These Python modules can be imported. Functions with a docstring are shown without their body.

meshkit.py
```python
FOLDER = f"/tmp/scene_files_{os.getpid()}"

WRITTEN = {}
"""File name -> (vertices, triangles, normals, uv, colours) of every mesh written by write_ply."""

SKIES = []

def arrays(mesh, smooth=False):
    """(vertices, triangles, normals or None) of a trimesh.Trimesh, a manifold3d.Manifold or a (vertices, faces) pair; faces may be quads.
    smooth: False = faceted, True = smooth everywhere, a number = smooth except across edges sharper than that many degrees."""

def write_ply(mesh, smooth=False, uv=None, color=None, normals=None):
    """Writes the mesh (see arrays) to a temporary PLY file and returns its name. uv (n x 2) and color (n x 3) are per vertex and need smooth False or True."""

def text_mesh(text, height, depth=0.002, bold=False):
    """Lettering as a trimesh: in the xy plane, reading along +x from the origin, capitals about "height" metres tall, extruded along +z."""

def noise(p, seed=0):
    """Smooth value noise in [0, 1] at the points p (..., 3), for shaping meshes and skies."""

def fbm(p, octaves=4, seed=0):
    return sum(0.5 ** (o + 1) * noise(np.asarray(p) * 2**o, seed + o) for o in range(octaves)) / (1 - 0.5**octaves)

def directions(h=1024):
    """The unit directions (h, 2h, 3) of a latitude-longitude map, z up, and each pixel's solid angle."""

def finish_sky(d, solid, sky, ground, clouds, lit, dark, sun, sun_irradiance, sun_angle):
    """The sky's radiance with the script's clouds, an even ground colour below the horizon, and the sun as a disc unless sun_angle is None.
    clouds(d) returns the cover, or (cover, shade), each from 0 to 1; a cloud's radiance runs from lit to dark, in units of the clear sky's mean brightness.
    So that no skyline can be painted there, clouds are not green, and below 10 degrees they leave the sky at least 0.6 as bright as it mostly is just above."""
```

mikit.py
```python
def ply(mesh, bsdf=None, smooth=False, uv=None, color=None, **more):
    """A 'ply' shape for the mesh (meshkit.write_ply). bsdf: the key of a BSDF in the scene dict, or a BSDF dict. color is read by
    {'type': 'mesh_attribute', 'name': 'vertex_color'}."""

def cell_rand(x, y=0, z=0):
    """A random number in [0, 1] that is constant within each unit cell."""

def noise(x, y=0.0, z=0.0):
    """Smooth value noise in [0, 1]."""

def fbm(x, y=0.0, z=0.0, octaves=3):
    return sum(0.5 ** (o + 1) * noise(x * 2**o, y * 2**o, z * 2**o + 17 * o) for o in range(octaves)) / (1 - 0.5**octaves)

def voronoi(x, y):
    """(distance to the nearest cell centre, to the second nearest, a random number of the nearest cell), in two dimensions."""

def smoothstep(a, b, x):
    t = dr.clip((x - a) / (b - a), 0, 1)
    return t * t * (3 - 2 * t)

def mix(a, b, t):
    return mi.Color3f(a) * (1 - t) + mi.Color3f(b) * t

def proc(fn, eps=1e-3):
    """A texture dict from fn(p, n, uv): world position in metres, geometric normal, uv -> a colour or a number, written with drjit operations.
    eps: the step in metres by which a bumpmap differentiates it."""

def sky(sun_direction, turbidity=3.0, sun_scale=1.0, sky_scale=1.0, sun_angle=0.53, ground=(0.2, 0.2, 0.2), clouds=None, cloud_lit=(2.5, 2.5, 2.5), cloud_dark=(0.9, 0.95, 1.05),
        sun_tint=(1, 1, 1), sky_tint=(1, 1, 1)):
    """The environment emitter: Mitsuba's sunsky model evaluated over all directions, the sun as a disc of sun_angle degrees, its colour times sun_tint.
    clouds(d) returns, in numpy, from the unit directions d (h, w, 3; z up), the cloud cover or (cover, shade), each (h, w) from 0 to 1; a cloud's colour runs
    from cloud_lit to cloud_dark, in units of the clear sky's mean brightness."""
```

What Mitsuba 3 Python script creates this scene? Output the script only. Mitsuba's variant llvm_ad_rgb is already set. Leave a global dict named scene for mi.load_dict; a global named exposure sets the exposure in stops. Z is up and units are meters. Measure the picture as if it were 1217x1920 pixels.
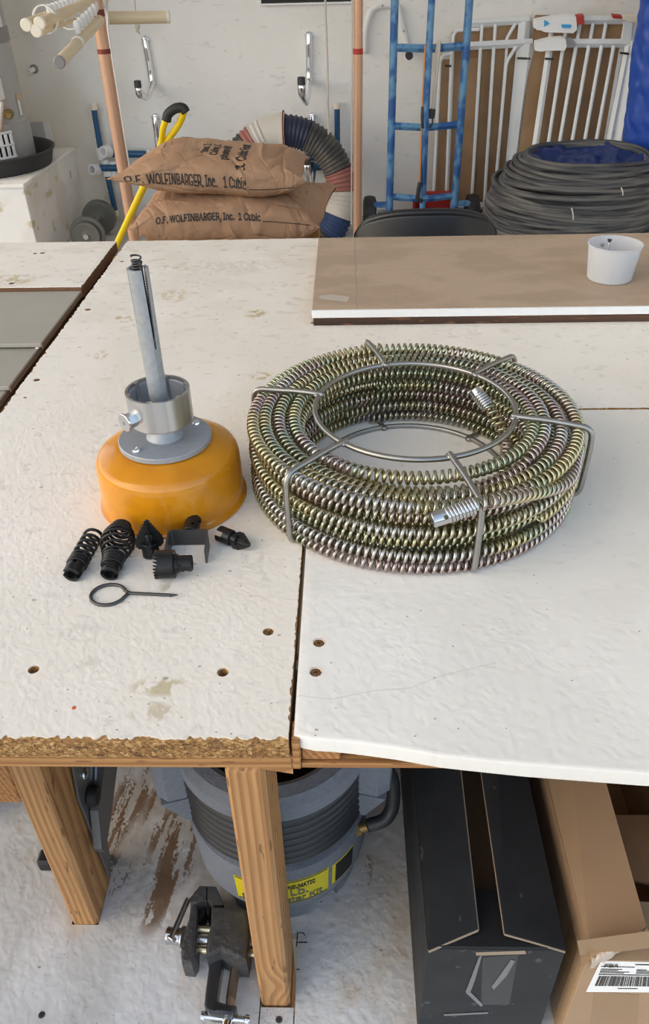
import math, random
import numpy as np, trimesh, manifold3d as m3, shapely, shapely.geometry as sg
import drjit as dr, mitsuba as mi, mikit, meshkit
from mikit import proc, noise, fbm, voronoi, cell_rand, smoothstep, mix
T = mi.ScalarTransform4f
scene, labels = {}, {}
rng = np.random.default_rng(7)
PI = math.pi

# ---------------------------------------------------------------- camera, sky, exposure
F_PX, YAW, PITCH, ROLL = 1463.04, math.radians(2.1573), math.radians(35.9439), math.radians(-1.5450)
EYE = np.array([0, 0, 1.28])
FWD = np.array([-math.sin(YAW) * math.cos(PITCH), math.cos(YAW) * math.cos(PITCH), -math.sin(PITCH)])
_r = np.array([math.cos(YAW), math.sin(YAW), 0]); _u = np.cross(_r, FWD)
RIGHT = _r * math.cos(ROLL) + _u * math.sin(ROLL); UP = np.cross(RIGHT, FWD)
scene['camera'] = {'type': 'perspective', 'fov': math.degrees(2 * math.atan(608.5 / F_PX)), 'fov_axis': 'x', 'near_clip': 0.02, 'far_clip': 200.0,
                   'to_world': T().look_at(origin=EYE.tolist(), target=(EYE + FWD).tolist(), up=UP.tolist())}
exposure = 3.6
DOOR, SIDE = 0.35, 4.1          # the open garage door and the open left side of the garage
scene['sky'] = mikit.sky((-0.72, -0.30, 0.62), turbidity=4.0, sun_scale=0.0, sky_scale=1.0, ground=(0.32, 0.31, 0.29), sky_tint=(1.22, 1.0, 0.80))

def at(x, y, Z=None, Y=None, X=None):
    """A point of the room from a pixel of the 1217 x 1920 frame and the plane (height, depth or side) it lies on."""
    d = ((x - 608.5) * RIGHT - (y - 960) * UP + F_PX * FWD) / F_PX
    t = (Z - EYE[2]) / d[2] if Z is not None else (Y / d[1] if Y is not None else X / d[0])
    return EYE + t * d

# ---------------------------------------------------------------- helpers
def free(key):
    k, n = key, 0
    while k in scene or k in labels:
        n += 1; k = f'{key}_{n:03d}'
    return k
def thing(name, label, cat, group=None):
    k = free(name); labels[k] = {'label': label, 'category': cat}
    if group: labels[k]['group'] = group
    return k
def part(parent, name, mesh, bsdf, smooth=30, label=None, **kw):
    k = free(f'{parent}__{name}'); scene[k] = mikit.ply(mesh, bsdf, smooth, **kw)
    if label: labels[k] = {'label': label}
    return k
def solo(name, label, cat, mesh, bsdf, smooth=30, group=None):
    k = free(name); scene[k] = mikit.ply(mesh, bsdf, smooth); labels[k] = {'label': label, 'category': cat}
    if group: labels[k]['group'] = group
    return k
def struct(name, mesh, bsdf, smooth=False):
    scene[name] = mikit.ply(mesh, bsdf, smooth); labels[name] = {'kind': 'structure'}
    return name
def unit(v):
    v = np.asarray(v, float); return v / np.linalg.norm(v)
def rot(axis, deg):
    return trimesh.transformations.rotation_matrix(math.radians(deg), {'x': [1, 0, 0], 'y': [0, 1, 0], 'z': [0, 0, 1]}.get(axis, axis) if isinstance(axis, str) else axis)
def xf(mesh, *ops):
    """A copy of the mesh after each op in turn: a 4 x 4 matrix or a translation."""
    m = mesh.copy()
    for o in ops:
        o = np.asarray(o, float)
        m.apply_transform(o) if o.shape == (4, 4) else m.apply_translation(o)
    return m
def cat(*ms):
    ms = [m for g in ms for m in (g if isinstance(g, (list, tuple)) else [g])]
    return trimesh.util.concatenate(ms)
def hull(pts):
    return trimesh.convex.convex_hull(np.asarray(pts, float))
def cbox(lo, hi, c=0.002):
    """A box with chamfered edges."""
    lo, hi = np.minimum(lo, hi).astype(float), np.maximum(lo, hi).astype(float)
    c = min(c, (hi - lo).min() * 0.45); p = []
    for s in np.ndindex(2, 2, 2):
        q = np.where(s, hi, lo)
        for k in range(3):
            e = q + np.where(s, -c, c); e[k] = q[k]; p.append(e)
    return hull(p)
def hexa(bottom, top):
    """A solid between two quads."""
    return hull(list(bottom) + list(top))
def smoothpath(pts, n=8, closed=False):
    """Catmull-Rom through the points."""
    p = np.asarray(pts, float)
    q = np.vstack([p[-1], p, p[0], p[1]]) if closed else np.vstack([2 * p[0] - p[1], p, 2 * p[-1] - p[-2]])
    t = (np.arange(n) / n)[:, None]; out = []
    for i in range(len(q) - 3):
        a, b, c, d = q[i:i + 4]
        out.append(0.5 * (2 * b + (c - a) * t + (2 * a - 5 * b + 4 * c - d) * t**2 + (3 * b - 3 * c + d - a) * t**3))
    out = np.vstack(out)
    return out if closed else np.vstack([out, p[-1]])
def arcs(pts, r, n=5):
    """A polyline with its corners rounded to radius r."""
    p = np.asarray(pts, float); out = [p[0]]
    for a, b, c in zip(p[:-2], p[1:-1], p[2:]):
        d = min(r, np.linalg.norm(a - b) * .45, np.linalg.norm(c - b) * .45)
        u, v = b + unit(a - b) * d, b + unit(c - b) * d
        out += [(1 - t)**2 * u + 2 * t * (1 - t) * b + t * t * v for t in np.linspace(0, 1, n)]
    return np.array(out + [p[-1]])
def tube(pts, r, n=10, closed=False, caps=True, normals=None, flat=None):
    """A tube along the points; r a number or one per point; flat=(a, b) an oval or box-like section."""
    p = np.asarray(pts, float); m = len(p); r = np.broadcast_to(np.asarray(r, float), m)
    t = (np.roll(p, -1, 0) - np.roll(p, 1, 0)) if closed else np.gradient(p, axis=0)
    t /= np.linalg.norm(t, axis=1, keepdims=True) + 1e-20
    if normals is None:
        N = np.zeros((m, 3)); k = np.argmin(abs(t[0])); e = np.eye(3)[k]
        N[0] = unit(np.cross(np.cross(t[0], e), t[0]))
        for i in range(1, m):
            v = N[i - 1] - t[i] * (N[i - 1] @ t[i]); N[i] = unit(v)
        if closed:
            v = N[-1] - t[0] * (N[-1] @ t[0]); v = unit(v)
            a = math.atan2(np.cross(v, N[0]) @ t[0], v @ N[0]); ang = np.linspace(0, a, m)[:, None]
            N = N * np.cos(ang) + np.cross(t, N) * np.sin(ang)
    else:
        N = normals - t * np.sum(normals * t, axis=1, keepdims=True); N /= np.linalg.norm(N, axis=1, keepdims=True)
    Bn = np.cross(t, N); a = np.arange(n) * 2 * PI / n
    ca, sa = np.cos(a), np.sin(a)
    if flat: ca, sa = ca * flat[0], sa * flat[1]
    v = p[:, None] + r[:, None, None] * (ca[None, :, None] * N[:, None] + sa[None, :, None] * Bn[:, None])
    i = np.arange(m if closed else m - 1)[:, None] * n; j = np.arange(n)[None]; k = (j + 1) % n; w = (i + n) % (m * n)
    f = np.stack([i + j, i + k, w + k, i + j, w + k, w + j], -1).reshape(-1, 3)
    v = v.reshape(-1, 3)
    if caps and not closed:
        v = np.vstack([v, p[:1], p[-1:]]); c0, c1 = m * n, m * n + 1; j = np.arange(n); k = (j + 1) % n
        f = np.vstack([f, np.stack([k, j, j * 0 + c0], 1), np.stack([(m - 1) * n + j, (m - 1) * n + k, j * 0 + c1], 1)])
    return trimesh.Trimesh(v, f, process=False)
def ring(c, R, r, n=64, k=10):
    a = np.arange(n) * 2 * PI / n
    return tube(np.stack([c[0] + R * np.cos(a), c[1] + R * np.sin(a), a * 0 + c[2]], 1), r, k, closed=True)
def lathe(prof, n=48, c=(0, 0, 0), closed=False):
    """A turned body about the z axis through c from (radius, height) pairs; closed: the profile is a loop."""
    p = np.asarray(prof, float); p = np.vstack([p, p[:1]]) if closed else p
    a = np.arange(n) * 2 * PI / n; m = len(p)
    v = np.stack([p[:, None, 0] * np.cos(a), p[:, None, 0] * np.sin(a), np.repeat(p[:, 1:2], n, 1)], -1).reshape(-1, 3) + np.asarray(c, float)
    i = np.arange(m - 1)[:, None] * n; j = np.arange(n)[None]; k = (j + 1) % n
    f = np.stack([i + j, i + k, i + n + k, i + j, i + n + k, i + n + j], -1).reshape(-1, 3)
    q = trimesh.Trimesh(v, f, process=False); q.merge_vertices(); q.update_faces(q.nondegenerate_faces())
    return q
def cyl(p0, p1, r, n=24, c=0.0, r1=None):
    """A cylinder or cone from p0 to p1 with chamfered rims."""
    p0, p1 = np.asarray(p0, float), np.asarray(p1, float); L = np.linalg.norm(p1 - p0); r1 = r if r1 is None else r1
    m = lathe([(0, 0), (r - c, 0), (r, c), (r1, L - c), (r1 - c, L), (0, L)] if c else [(0, 0), (r, 0), (r1, L), (0, L)], n)
    return xf(m, trimesh.geometry.align_vectors([0, 0, 1], unit(p1 - p0)), p0)
def man(m):
    m = m.copy(); m.merge_vertices()
    return m3.Manifold(m3.Mesh(np.asarray(m.vertices, np.float32), np.asarray(m.faces, np.uint32)))
def tri(m):
    q = m.to_mesh(); return trimesh.Trimesh(q.vert_properties[:, :3], q.tri_verts, process=False)
def minus(a, *bs):
    r = man(a)
    for b in bs: r = r - man(b)
    return tri(r)
def prism(poly, z0, z1):
    if not isinstance(poly, (sg.Polygon, sg.MultiPolygon)): poly = sg.Polygon(poly)
    return cat([xf(trimesh.creation.extrude_polygon(g, z1 - z0, engine='earcut'), (0, 0, z0)) for g in getattr(poly, 'geoms', [poly])])
def frame(o, x, y):
    """The matrix that carries local x, y, z to these axes at o."""
    x = unit(x); z = unit(np.cross(x, y)); m = np.eye(4); m[:3, 0], m[:3, 1], m[:3, 2], m[:3, 3] = x, np.cross(z, x), z, o
    return m
def grid(fn, nu, nv):
    """An open sheet from fn(u, v) on [0, 1] squared."""
    u, v = np.meshgrid(np.linspace(0, 1, nu), np.linspace(0, 1, nv), indexing='ij')
    p = fn(u.ravel(), v.ravel()); i = (np.arange(nu - 1)[:, None] * nv + np.arange(nv - 1)[None]).ravel()
    return trimesh.Trimesh(p, np.vstack([np.stack([i, i + nv, i + nv + 1], 1), np.stack([i, i + nv + 1, i + 1], 1)]), process=False)
def thick(sheet, t):
    """A sheet given a thickness along its normals."""
    s = sheet.copy(); n = np.array(s.vertex_normals); v = np.vstack([s.vertices, s.vertices - n * t]); N = len(s.vertices)
    e = np.sort(s.edges, axis=1); u, cnt = np.unique(e, axis=0, return_counts=True)
    b = {tuple(x) for x in u[cnt == 1]}; d = [x for x in s.edges if tuple(sorted(x)) in b]
    side = [[y, x, x + N] for x, y in d] + [[y, x + N, y + N] for x, y in d]
    return trimesh.Trimesh(v, np.vstack([s.faces, s.faces[:, ::-1] + N, side]), process=False)
def helix(R, pitch, turns, n=14, z0=0.0, a0=0.0, Rf=None):
    """Points of a coil along z; Rf(t) scales the radius over t in [0, 1]."""
    t = np.linspace(0, 1, int(turns * n) + 1); a = a0 + t * turns * 2 * PI; r = R * (Rf(t) if Rf else 1)
    return np.stack([r * np.cos(a), r * np.sin(a), z0 + t * turns * pitch], 1)
def text(s, h, m, depth=0.0004, bold=False, width=None):
    q = meshkit.text_mesh(s, h, depth, bold)
    if width: q.apply_scale([width / np.ptp(q.vertices[:, 0]), 1, 1])
    return xf(q, m)
# ---------------------------------------------------------------- materials
def bs(name, color, rough=0.5, metallic=0.0, bump=None, bs_scale=0.001, eps=0.0005, **kw):
    c = {'type': 'rgb', 'value': list(color)} if isinstance(color, (tuple, list)) else proc(color)
    d = {'type': 'principled', 'base_color': c, 'roughness': proc(rough) if callable(rough) else rough, 'metallic': metallic, **kw}
    if bump: d = {'type': 'bumpmap', 'nested_texture': proc(bump, eps), 'scale': bs_scale, 'bsdf': d}
    scene[name] = {'type': 'twosided', 'bsdf': d}
    return name
def spots(p, cell, prob, r, seed, ax=(0, 1)):
    """1 inside small scattered spots."""
    x, y = p[ax[0]] / cell, p[ax[1]] / cell
    ix, iy = dr.floor(x), dr.floor(y)
    jx, jy = 0.2 + 0.6 * cell_rand(ix, iy, seed), 0.2 + 0.6 * cell_rand(ix, iy, seed + 1)
    rr = r * (0.35 + cell_rand(ix, iy, seed + 2)) / cell
    d = dr.sqrt(dr.square(x - ix - jx) + dr.square((y - iy - jy) * 1.5))
    return dr.select(cell_rand(ix, iy, seed + 3) < prob, 1 - smoothstep(rr * 0.6, rr, d), 0.0)
# marks on the bench top: centre, half sizes, strength, colour
TAN, GREY, BRN = (0.52, 0.40, 0.20), (0.45, 0.44, 0.42), (0.30, 0.20, 0.12)
MARKS = [(at(300, 1288, Z=.76), .028, .012, .9, (.55, .47, .30)), (at(285, 1335, Z=.76), .022, .012, .6, (.5, .40, .24)), (at(155, 1240, Z=.76), .013, .011, .5, (.60, .56, .46)),
         (at(235, 596, Z=.76), .022, .022, .9, TAN), (at(480, 588, Z=.76), .020, .020, .9, TAN), (at(490, 705, Z=.76), .020, .014, .8, TAN), (at(150, 1185, Z=.76), .03, .014, .35, (.60, .58, .50)),
         (at(320, 1110, Z=.76), .016, .020, .7, (.50, .42, .30)), (at(325, 555, Z=.76), .030, .04, .7, (.62, .52, .33)), (at(420, 500, Z=.76), .16, .05, .30, (.55, .50, .42)),
         (at(475, 1045, Z=.76), .014, .012, .35, GREY), (at(20, 525, Z=.76), .05, .035, .7, TAN), (at(360, 1372, Z=.76), .010, .008, .6, GREY), (at(190, 665, Z=.76), .012, .02, .6, TAN), (at(20, 660, Z=.76), .03, .03, .5, TAN)]
def top_color(p, n, uv):
    m = fbm(p.x * 9, p.y * 6, 3.1, 3)
    c = mix((0.87, 0.815, 0.735), (0.82, 0.76, 0.67), smoothstep(.35, .7, m))
    far = smoothstep(0.9, 1.7, p.y)
    c = mix(c, (0.74, 0.68, 0.585), 0.5 * far * smoothstep(.4, .75, fbm(p.x * 14, p.y * 22, 9.0, 3)))
    st = fbm(p.x * 120, p.y * 90, 1.0, 3)
    for q, rx, ry, s, col in MARKS:
        d = dr.sqrt(dr.square((p.x - q[0]) / rx) + dr.square((p.y - q[1]) / ry))
        c = mix(c, col, s * (1 - smoothstep(.55, 1.15, d)) * smoothstep(.42, .62, st))
    c = mix(c, (0.55, 0.48, 0.36), 0.5 * smoothstep(.68, .76, fbm(p.x * 42, p.y * 70, 5.0, 4)) * (0.12 + 0.88 * far))
    c = mix(c, (0.16, 0.14, 0.12), 0.8 * spots(p, .015, .16, .0011, 3) + 0.55 * spots(p, .05, .24, .0026, 11))
    c = mix(c, (0.60, 0.57, 0.52), 0.40 * smoothstep(.60, .74, fbm(p.x * 70, p.y * 95, 2.5, 4)))
    sc = dr.abs(dr.sin((p.x * 31 + p.y * 17 + 2.0 * fbm(p.x * 3, p.y * 3, 8.0, 2)) * 2.2))
    c = mix(c, (0.60, 0.56, 0.50), 0.45 * (1 - smoothstep(.0, .012, sc)) * smoothstep(.5, .7, noise(p.x * 7, p.y * 7, 2)))
    red = dr.sqrt(dr.square(p.x - RED[0]) + dr.square(p.y - RED[1]))
    return mix(c, (0.62, 0.16, 0.06), 1 - smoothstep(.0016, .0024, red))
RED = at(139, 1327, Z=.76)
bs('m_top', top_color, 0.42, specular=0.45, bump=lambda p, n, uv: fbm(p.x * 260, p.y * 260, 1.0, 3), bs_scale=0.0006)
CRV = [at(*q, Z=.76)[:2] for q in ((545, 1302), (620, 1311), (700, 1295), (770, 1290), (830, 1266), (930, 1243))]
def top2_color(p, n, uv):
    m = fbm(p.x * 8, p.y * 8, 1.7, 3)
    c = mix((0.835, 0.805, 0.745), (0.78, 0.75, 0.69), smoothstep(.35, .7, m))
    c = mix(c, (0.70, 0.64, 0.50), 0.45 * smoothstep(.16, .5, p.x) * smoothstep(.55, .8, p.y))
    c = mix(c, (0.64, 0.62, 0.58), 0.30 * smoothstep(.60, .76, fbm(p.x * 60, p.y * 80, 3.5, 4)))
    c = mix(c, (0.22, 0.13, 0.08), 0.8 * spots(p, .020, .16, .0011, 31) + 0.75 * spots(p, .05, .30, .0022, 41) * (1 - smoothstep(.40, .47, p.y)))
    sc = dr.abs(dr.sin((p.x * 23 - p.y * 29 + 2.4 * fbm(p.x * 4, p.y * 4, 6.0, 2)) * 1.7))
    c = mix(c, (0.62, 0.60, 0.57), 0.4 * (1 - smoothstep(.0, .010, sc)) * smoothstep(.5, .7, noise(p.x * 9, p.y * 9, 4)))
    for (x0, y0), (x1, y1) in zip(CRV[:-1], CRV[1:]):
        t = dr.clip(((p.x - x0) * (x1 - x0) + (p.y - y0) * (y1 - y0)) / ((x1 - x0)**2 + (y1 - y0)**2), 0, 1)
        d = dr.sqrt(dr.square(p.x - x0 - t * (x1 - x0)) + dr.square(p.y - y0 - t * (y1 - y0)))
        c = mix(c, (0.58, 0.55, 0.50), 0.5 * (1 - smoothstep(.0003, .0009, d)))
    return c
bs('m_top_clean', top2_color, 0.38, specular=0.5, bump=lambda p, n, uv: fbm(p.x * 200, p.y * 200, 1.0, 3), bs_scale=0.0006)
def chip_color(p, n, uv):
    a = voronoi(p.x * 560 + p.z * 90, p.z * 800 + p.y * 560)
    c = mix((0.42, 0.235, 0.085), (0.25, 0.12, 0.042), a[2])
    c = mix(c, (0.55, 0.35, 0.15), smoothstep(.72, .9, cell_rand(dr.floor(p.x * 300), dr.floor(p.z * 500), dr.floor(p.y * 300))))
    return mix(c, (0.14, 0.07, 0.03), 0.8 * smoothstep(.58, .75, fbm(p.x * 150, p.z * 260, p.y * 150, 3)))
bs('m_chip', chip_color, 0.85, bump=lambda p, n, uv: fbm(p.x * 330, p.y * 330, p.z * 330, 3), bs_scale=0.003)
def wood_fn(ax, c1, c2, cu, cv, freq, wob=1.0, knot=None):
    def fn(p, n, uv):
        q = [p.x, p.y, p.z]; a = q[ax]; u, v = [q[i] for i in range(3) if i != ax]
        d = dr.sqrt(dr.square(u - cu) + dr.square((v - cv) * 0.8)) * freq
        d += wob * (fbm(a * 3.1, u * 9, v * 9, 2) - .5) + 0.10 * fbm(a * 16, u * 30, v * 30, 2)
        if knot is not None: d += 1.8 * dr.exp(-(dr.square(p.x - knot[0]) + dr.square(p.y - knot[1]) + dr.square((p.z - knot[2]) * .6)) * 2600)
        s = d - dr.floor(d); g = smoothstep(.15, .75, s) * (1 - smoothstep(.86, 1.0, s))
        c = mix(c1, c2, g * 0.85)
        c *= 0.74 + 0.26 * fbm(a * 14, u * 420, v * 420, 2)
        c = mix(c, (0.16, 0.07, 0.03), 0.7 * smoothstep(.70, .76, fbm(a * 40, u * 240, v * 240, 2)))
        return c
    return fn
bs('m_leg', wood_fn(2, (0.52, 0.285, 0.120), (0.36, 0.165, 0.060), .03, .31, 150, 2.0, at(534, 1850, Y=.402)), 0.6, specular=0.3)
bs('m_rail', wood_fn(0, (0.50, 0.26, 0.10), (0.30, 0.13, 0.045), .36, .80, 190, 1.6), 0.6, specular=0.3)
bs('m_darkwood', wood_fn(0, (0.035, 0.016, 0.010), (0.12, 0.052, 0.022), 1.2, .72, 26, 3.0), 0.5)
bs('m_block', wood_fn(1, (0.50, 0.24, 0.085), (0.34, 0.14, 0.045), -.10, .66, 190, 0.6), 0.65)
SHELF_M = [(at(560 // 2 + 20, 1500, Z=.27), .016, .05), (at(210, 1560, Z=.27), .02, .05), (at(250, 1490, Z=.27), .03, .06), (at(335, 1600, Z=.27), .03, .06), (at(300, 1680, Z=.27), .02, .05), (at(315, 1560, Z=.27), .03, .04), (at(680, 1640, Z=.27), .012, .03), (at(205, 1640, Z=.27), .03, .03)]
def shelf_color(p, n, uv):
    c = mix((0.71, 0.70, 0.68), (0.60, 0.585, 0.555), smoothstep(.35, .7, fbm(p.x * 13, p.y * 9, 4.0, 3)))
    c = mix(c, (0.56, 0.50, 0.42), .65 * smoothstep(-.06, .06, p.x) * smoothstep(.42, .52, p.y))
    c = mix(c, (0.56, 0.45, 0.32), .55 * smoothstep(.58, .74, fbm(p.x * 17, p.y * 12, 7.3, 3)))
    sx = p.x - 0.15 * p.y
    st = .72 * fbm(sx * 110, p.y * 15, 2.0, 4) + .28 * fbm(p.x * 420, p.y * 260, 3.0, 3)
    dd = dr.sqrt(dr.square((p.x + .25) / .10) + dr.square((p.y - .63) / .14))
    c = mix(c, (0.40, 0.35, 0.29), .62 * (1 - smoothstep(.6, 1.25, dd)) * smoothstep(.28, .55, fbm(sx * 40, p.y * 22, 8.0, 4)))
    for q, rx, ry in SHELF_M:
        X = q[0] - .15 * q[1]
        d = dr.sqrt(dr.square((sx - X) / rx) + dr.square((p.y - q[1]) / ry))
        c = mix(c, (0.20, 0.115, 0.06), .9 * (1 - smoothstep(.6, 1.3, d)) * smoothstep(.495, .545, st))
    c = mix(c, (0.10, 0.07, 0.05), .85 * spots(p, .016, .12, .0009, 71) + .9 * spots(p, .0022, .45, .0006, 75) * (1 - smoothstep(.014, .03, dr.sqrt(dr.square((p.x + .086) * .8) + dr.square(p.y - .393)))) + .6 * spots(p, .06, .2, .003, 81))
    rr = dr.sqrt(dr.square(p.x - .003) + dr.square(p.y - .43))
    return mix(c, (0.47, 0.37, 0.27), .5 * smoothstep(.0105, .012, rr) * (1 - smoothstep(.013, .0145, rr)) * smoothstep(.4, .55, noise(p.x * 300, p.y * 300)))
bs('m_shelf', shelf_color, 0.55, specular=0.4, bump=lambda p, n, uv: fbm(p.x * 120, p.y * 120, 1.0, 3), bs_scale=0.0012)
def hard_color(p, n, uv):
    c = mix((0.455, 0.335, 0.235), (0.40, 0.29, 0.20), smoothstep(.35, .65, fbm(p.x * 12, p.y * 20, 1.0, 4)))
    c *= 0.96 + .08 * fbm(p.x * 300, p.y * 300, 2.0, 2)
    ln = dr.abs(p.x - 0.016 - 0.004 * (fbm(p.y * 30, 1.0, 2.0, 3) - .5))
    c = mix(c, (0.30, 0.24, 0.19), .6 * (1 - smoothstep(.0006, .002, ln)))
    ln = dr.abs(p.y - 1.45 - .006 * p.x)
    return mix(c, (0.34, 0.25, 0.17), .4 * (1 - smoothstep(.0005, .002, ln)) + .6 * spots(p, .06, .12, .004, 91))
bs('m_hardboard', hard_color, 0.5, specular=0.35)
def wall_color(p, n, uv):
    c = mix((0.86, 0.84, 0.81), (0.81, 0.79, 0.755), smoothstep(.3, .7, fbm(p.x * 2.2, p.z * 2.6, p.y, 4)))
    c = mix(c, (0.58, 0.56, 0.53), .35 * smoothstep(.74, .80, fbm(p.x * 18, p.z * 60, 3.0, 4)))
    c = mix(c, (0.70, 0.64, 0.53), .4 * smoothstep(.56, .85, fbm(p.x * 2, p.z * 3, 11.0, 3)))
    c = mix(c, (0.62, 0.54, 0.40), .55 * (1 - smoothstep(-1.45, -1.0, p.x)) * smoothstep(.3, .7, fbm(p.x * 3, p.z * 2, 6.0, 2)))
    return mix(c, (0.35, 0.33, 0.31), .6 * spots(p, .10, .25, .004, 51, (0, 2)))
bs('m_wall', wall_color, 0.7, bump=lambda p, n, uv: fbm(p.x * 40, p.y * 40, p.z * 40, 3), bs_scale=0.004)
bs('m_plain_wall', (0.82, 0.80, 0.77), 0.8)
bs('m_concrete', lambda p, n, uv: mix((0.50, 0.48, 0.45), (0.42, 0.40, 0.37), fbm(p.x * 5, p.y * 5, 1.0, 4)), 0.8)
bs('m_platform', lambda p, n, uv: mix(mix((0.80, 0.785, 0.76), (0.70, 0.67, 0.62), smoothstep(.4, .7, fbm(p.x * 6, p.y * 6, p.z * 6, 3))), (0.50, 0.40, 0.22), .7 * smoothstep(.62, .72, fbm(p.x * 14, p.y * 14, p.z * 14, 3))), 0.6)
# metals
def zinc_color(p, n, uv):
    dx, dy = p.x - RC[0], p.y - RC[1]
    rad, ang = dr.sqrt(dx * dx + dy * dy), dr.atan2(dy, dx)
    ring_, lay = dr.floor(rad * 62), dr.floor((p.z - .76) * 66)
    h = 1.15 * (noise(ang * 1.3 + lay * 3.7 + ring_ * 7.1, lay * 1.7, ring_ * 2.9) - .5) + .5 + .20 * (noise(ang * 6 + lay * 5, ring_ * 3, lay) - .5)
    c = mix((0.60, 0.58, 0.54), (0.58, 0.52, 0.33), smoothstep(.18, .38, h))
    c = mix(c, (0.46, 0.49, 0.35), smoothstep(.46, .58, h)); c = mix(c, (0.53, 0.43, 0.40), smoothstep(.62, .74, h)); c = mix(c, (0.58, 0.57, 0.54), smoothstep(.80, .92, h))
    return c * 0.95
RC = np.array([0.076, 0.793])
bs('m_zinc', zinc_color, 0.26, 1.0)
bs('m_cage', lambda p, n, uv: mix((0.46, 0.45, 0.43), (0.34, 0.33, 0.31), fbm(p.x * 60, p.y * 60, p.z * 60, 3)), 0.38, 1.0)
bs('m_steel', (0.62, 0.62, 0.62), 0.22, 1.0)
bs('m_chrome', (0.80, 0.82, 0.84), 0.10, 1.0)
bs('m_brass', (0.72, 0.62, 0.40), 0.25, 1.0)
bs('m_alu', lambda p, n, uv: mix((0.66, 0.67, 0.68), (0.52, 0.53, 0.55), noise(p.x * 240 + p.y * 240, p.z * 8)), 0.33, 1.0)
bs('m_grey_cast', lambda p, n, uv: mix((0.30, 0.32, 0.35), (0.36, 0.38, 0.41), fbm(p.x * 200, p.y * 200, p.z * 60, 2)), 0.45, 0.35)
bs('m_orange', lambda p, n, uv: mix((0.60, 0.235, 0.004), (0.52, 0.190, 0.004), smoothstep(.4, .7, fbm(p.x * 26, p.y * 26, p.z * 26, 3))), 0.22, clearcoat=1.0, clearcoat_gloss=0.98, specular=0.35)
bs('m_black', lambda p, n, uv: mix((0.006, 0.006, 0.007), (0.013, 0.013, 0.013), fbm(p.x * 260, p.y * 260, p.z * 260, 2)), 0.36, specular=0.35)
bs('m_dark_steel', (0.085, 0.083, 0.082), 0.38, 0.6)
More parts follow.
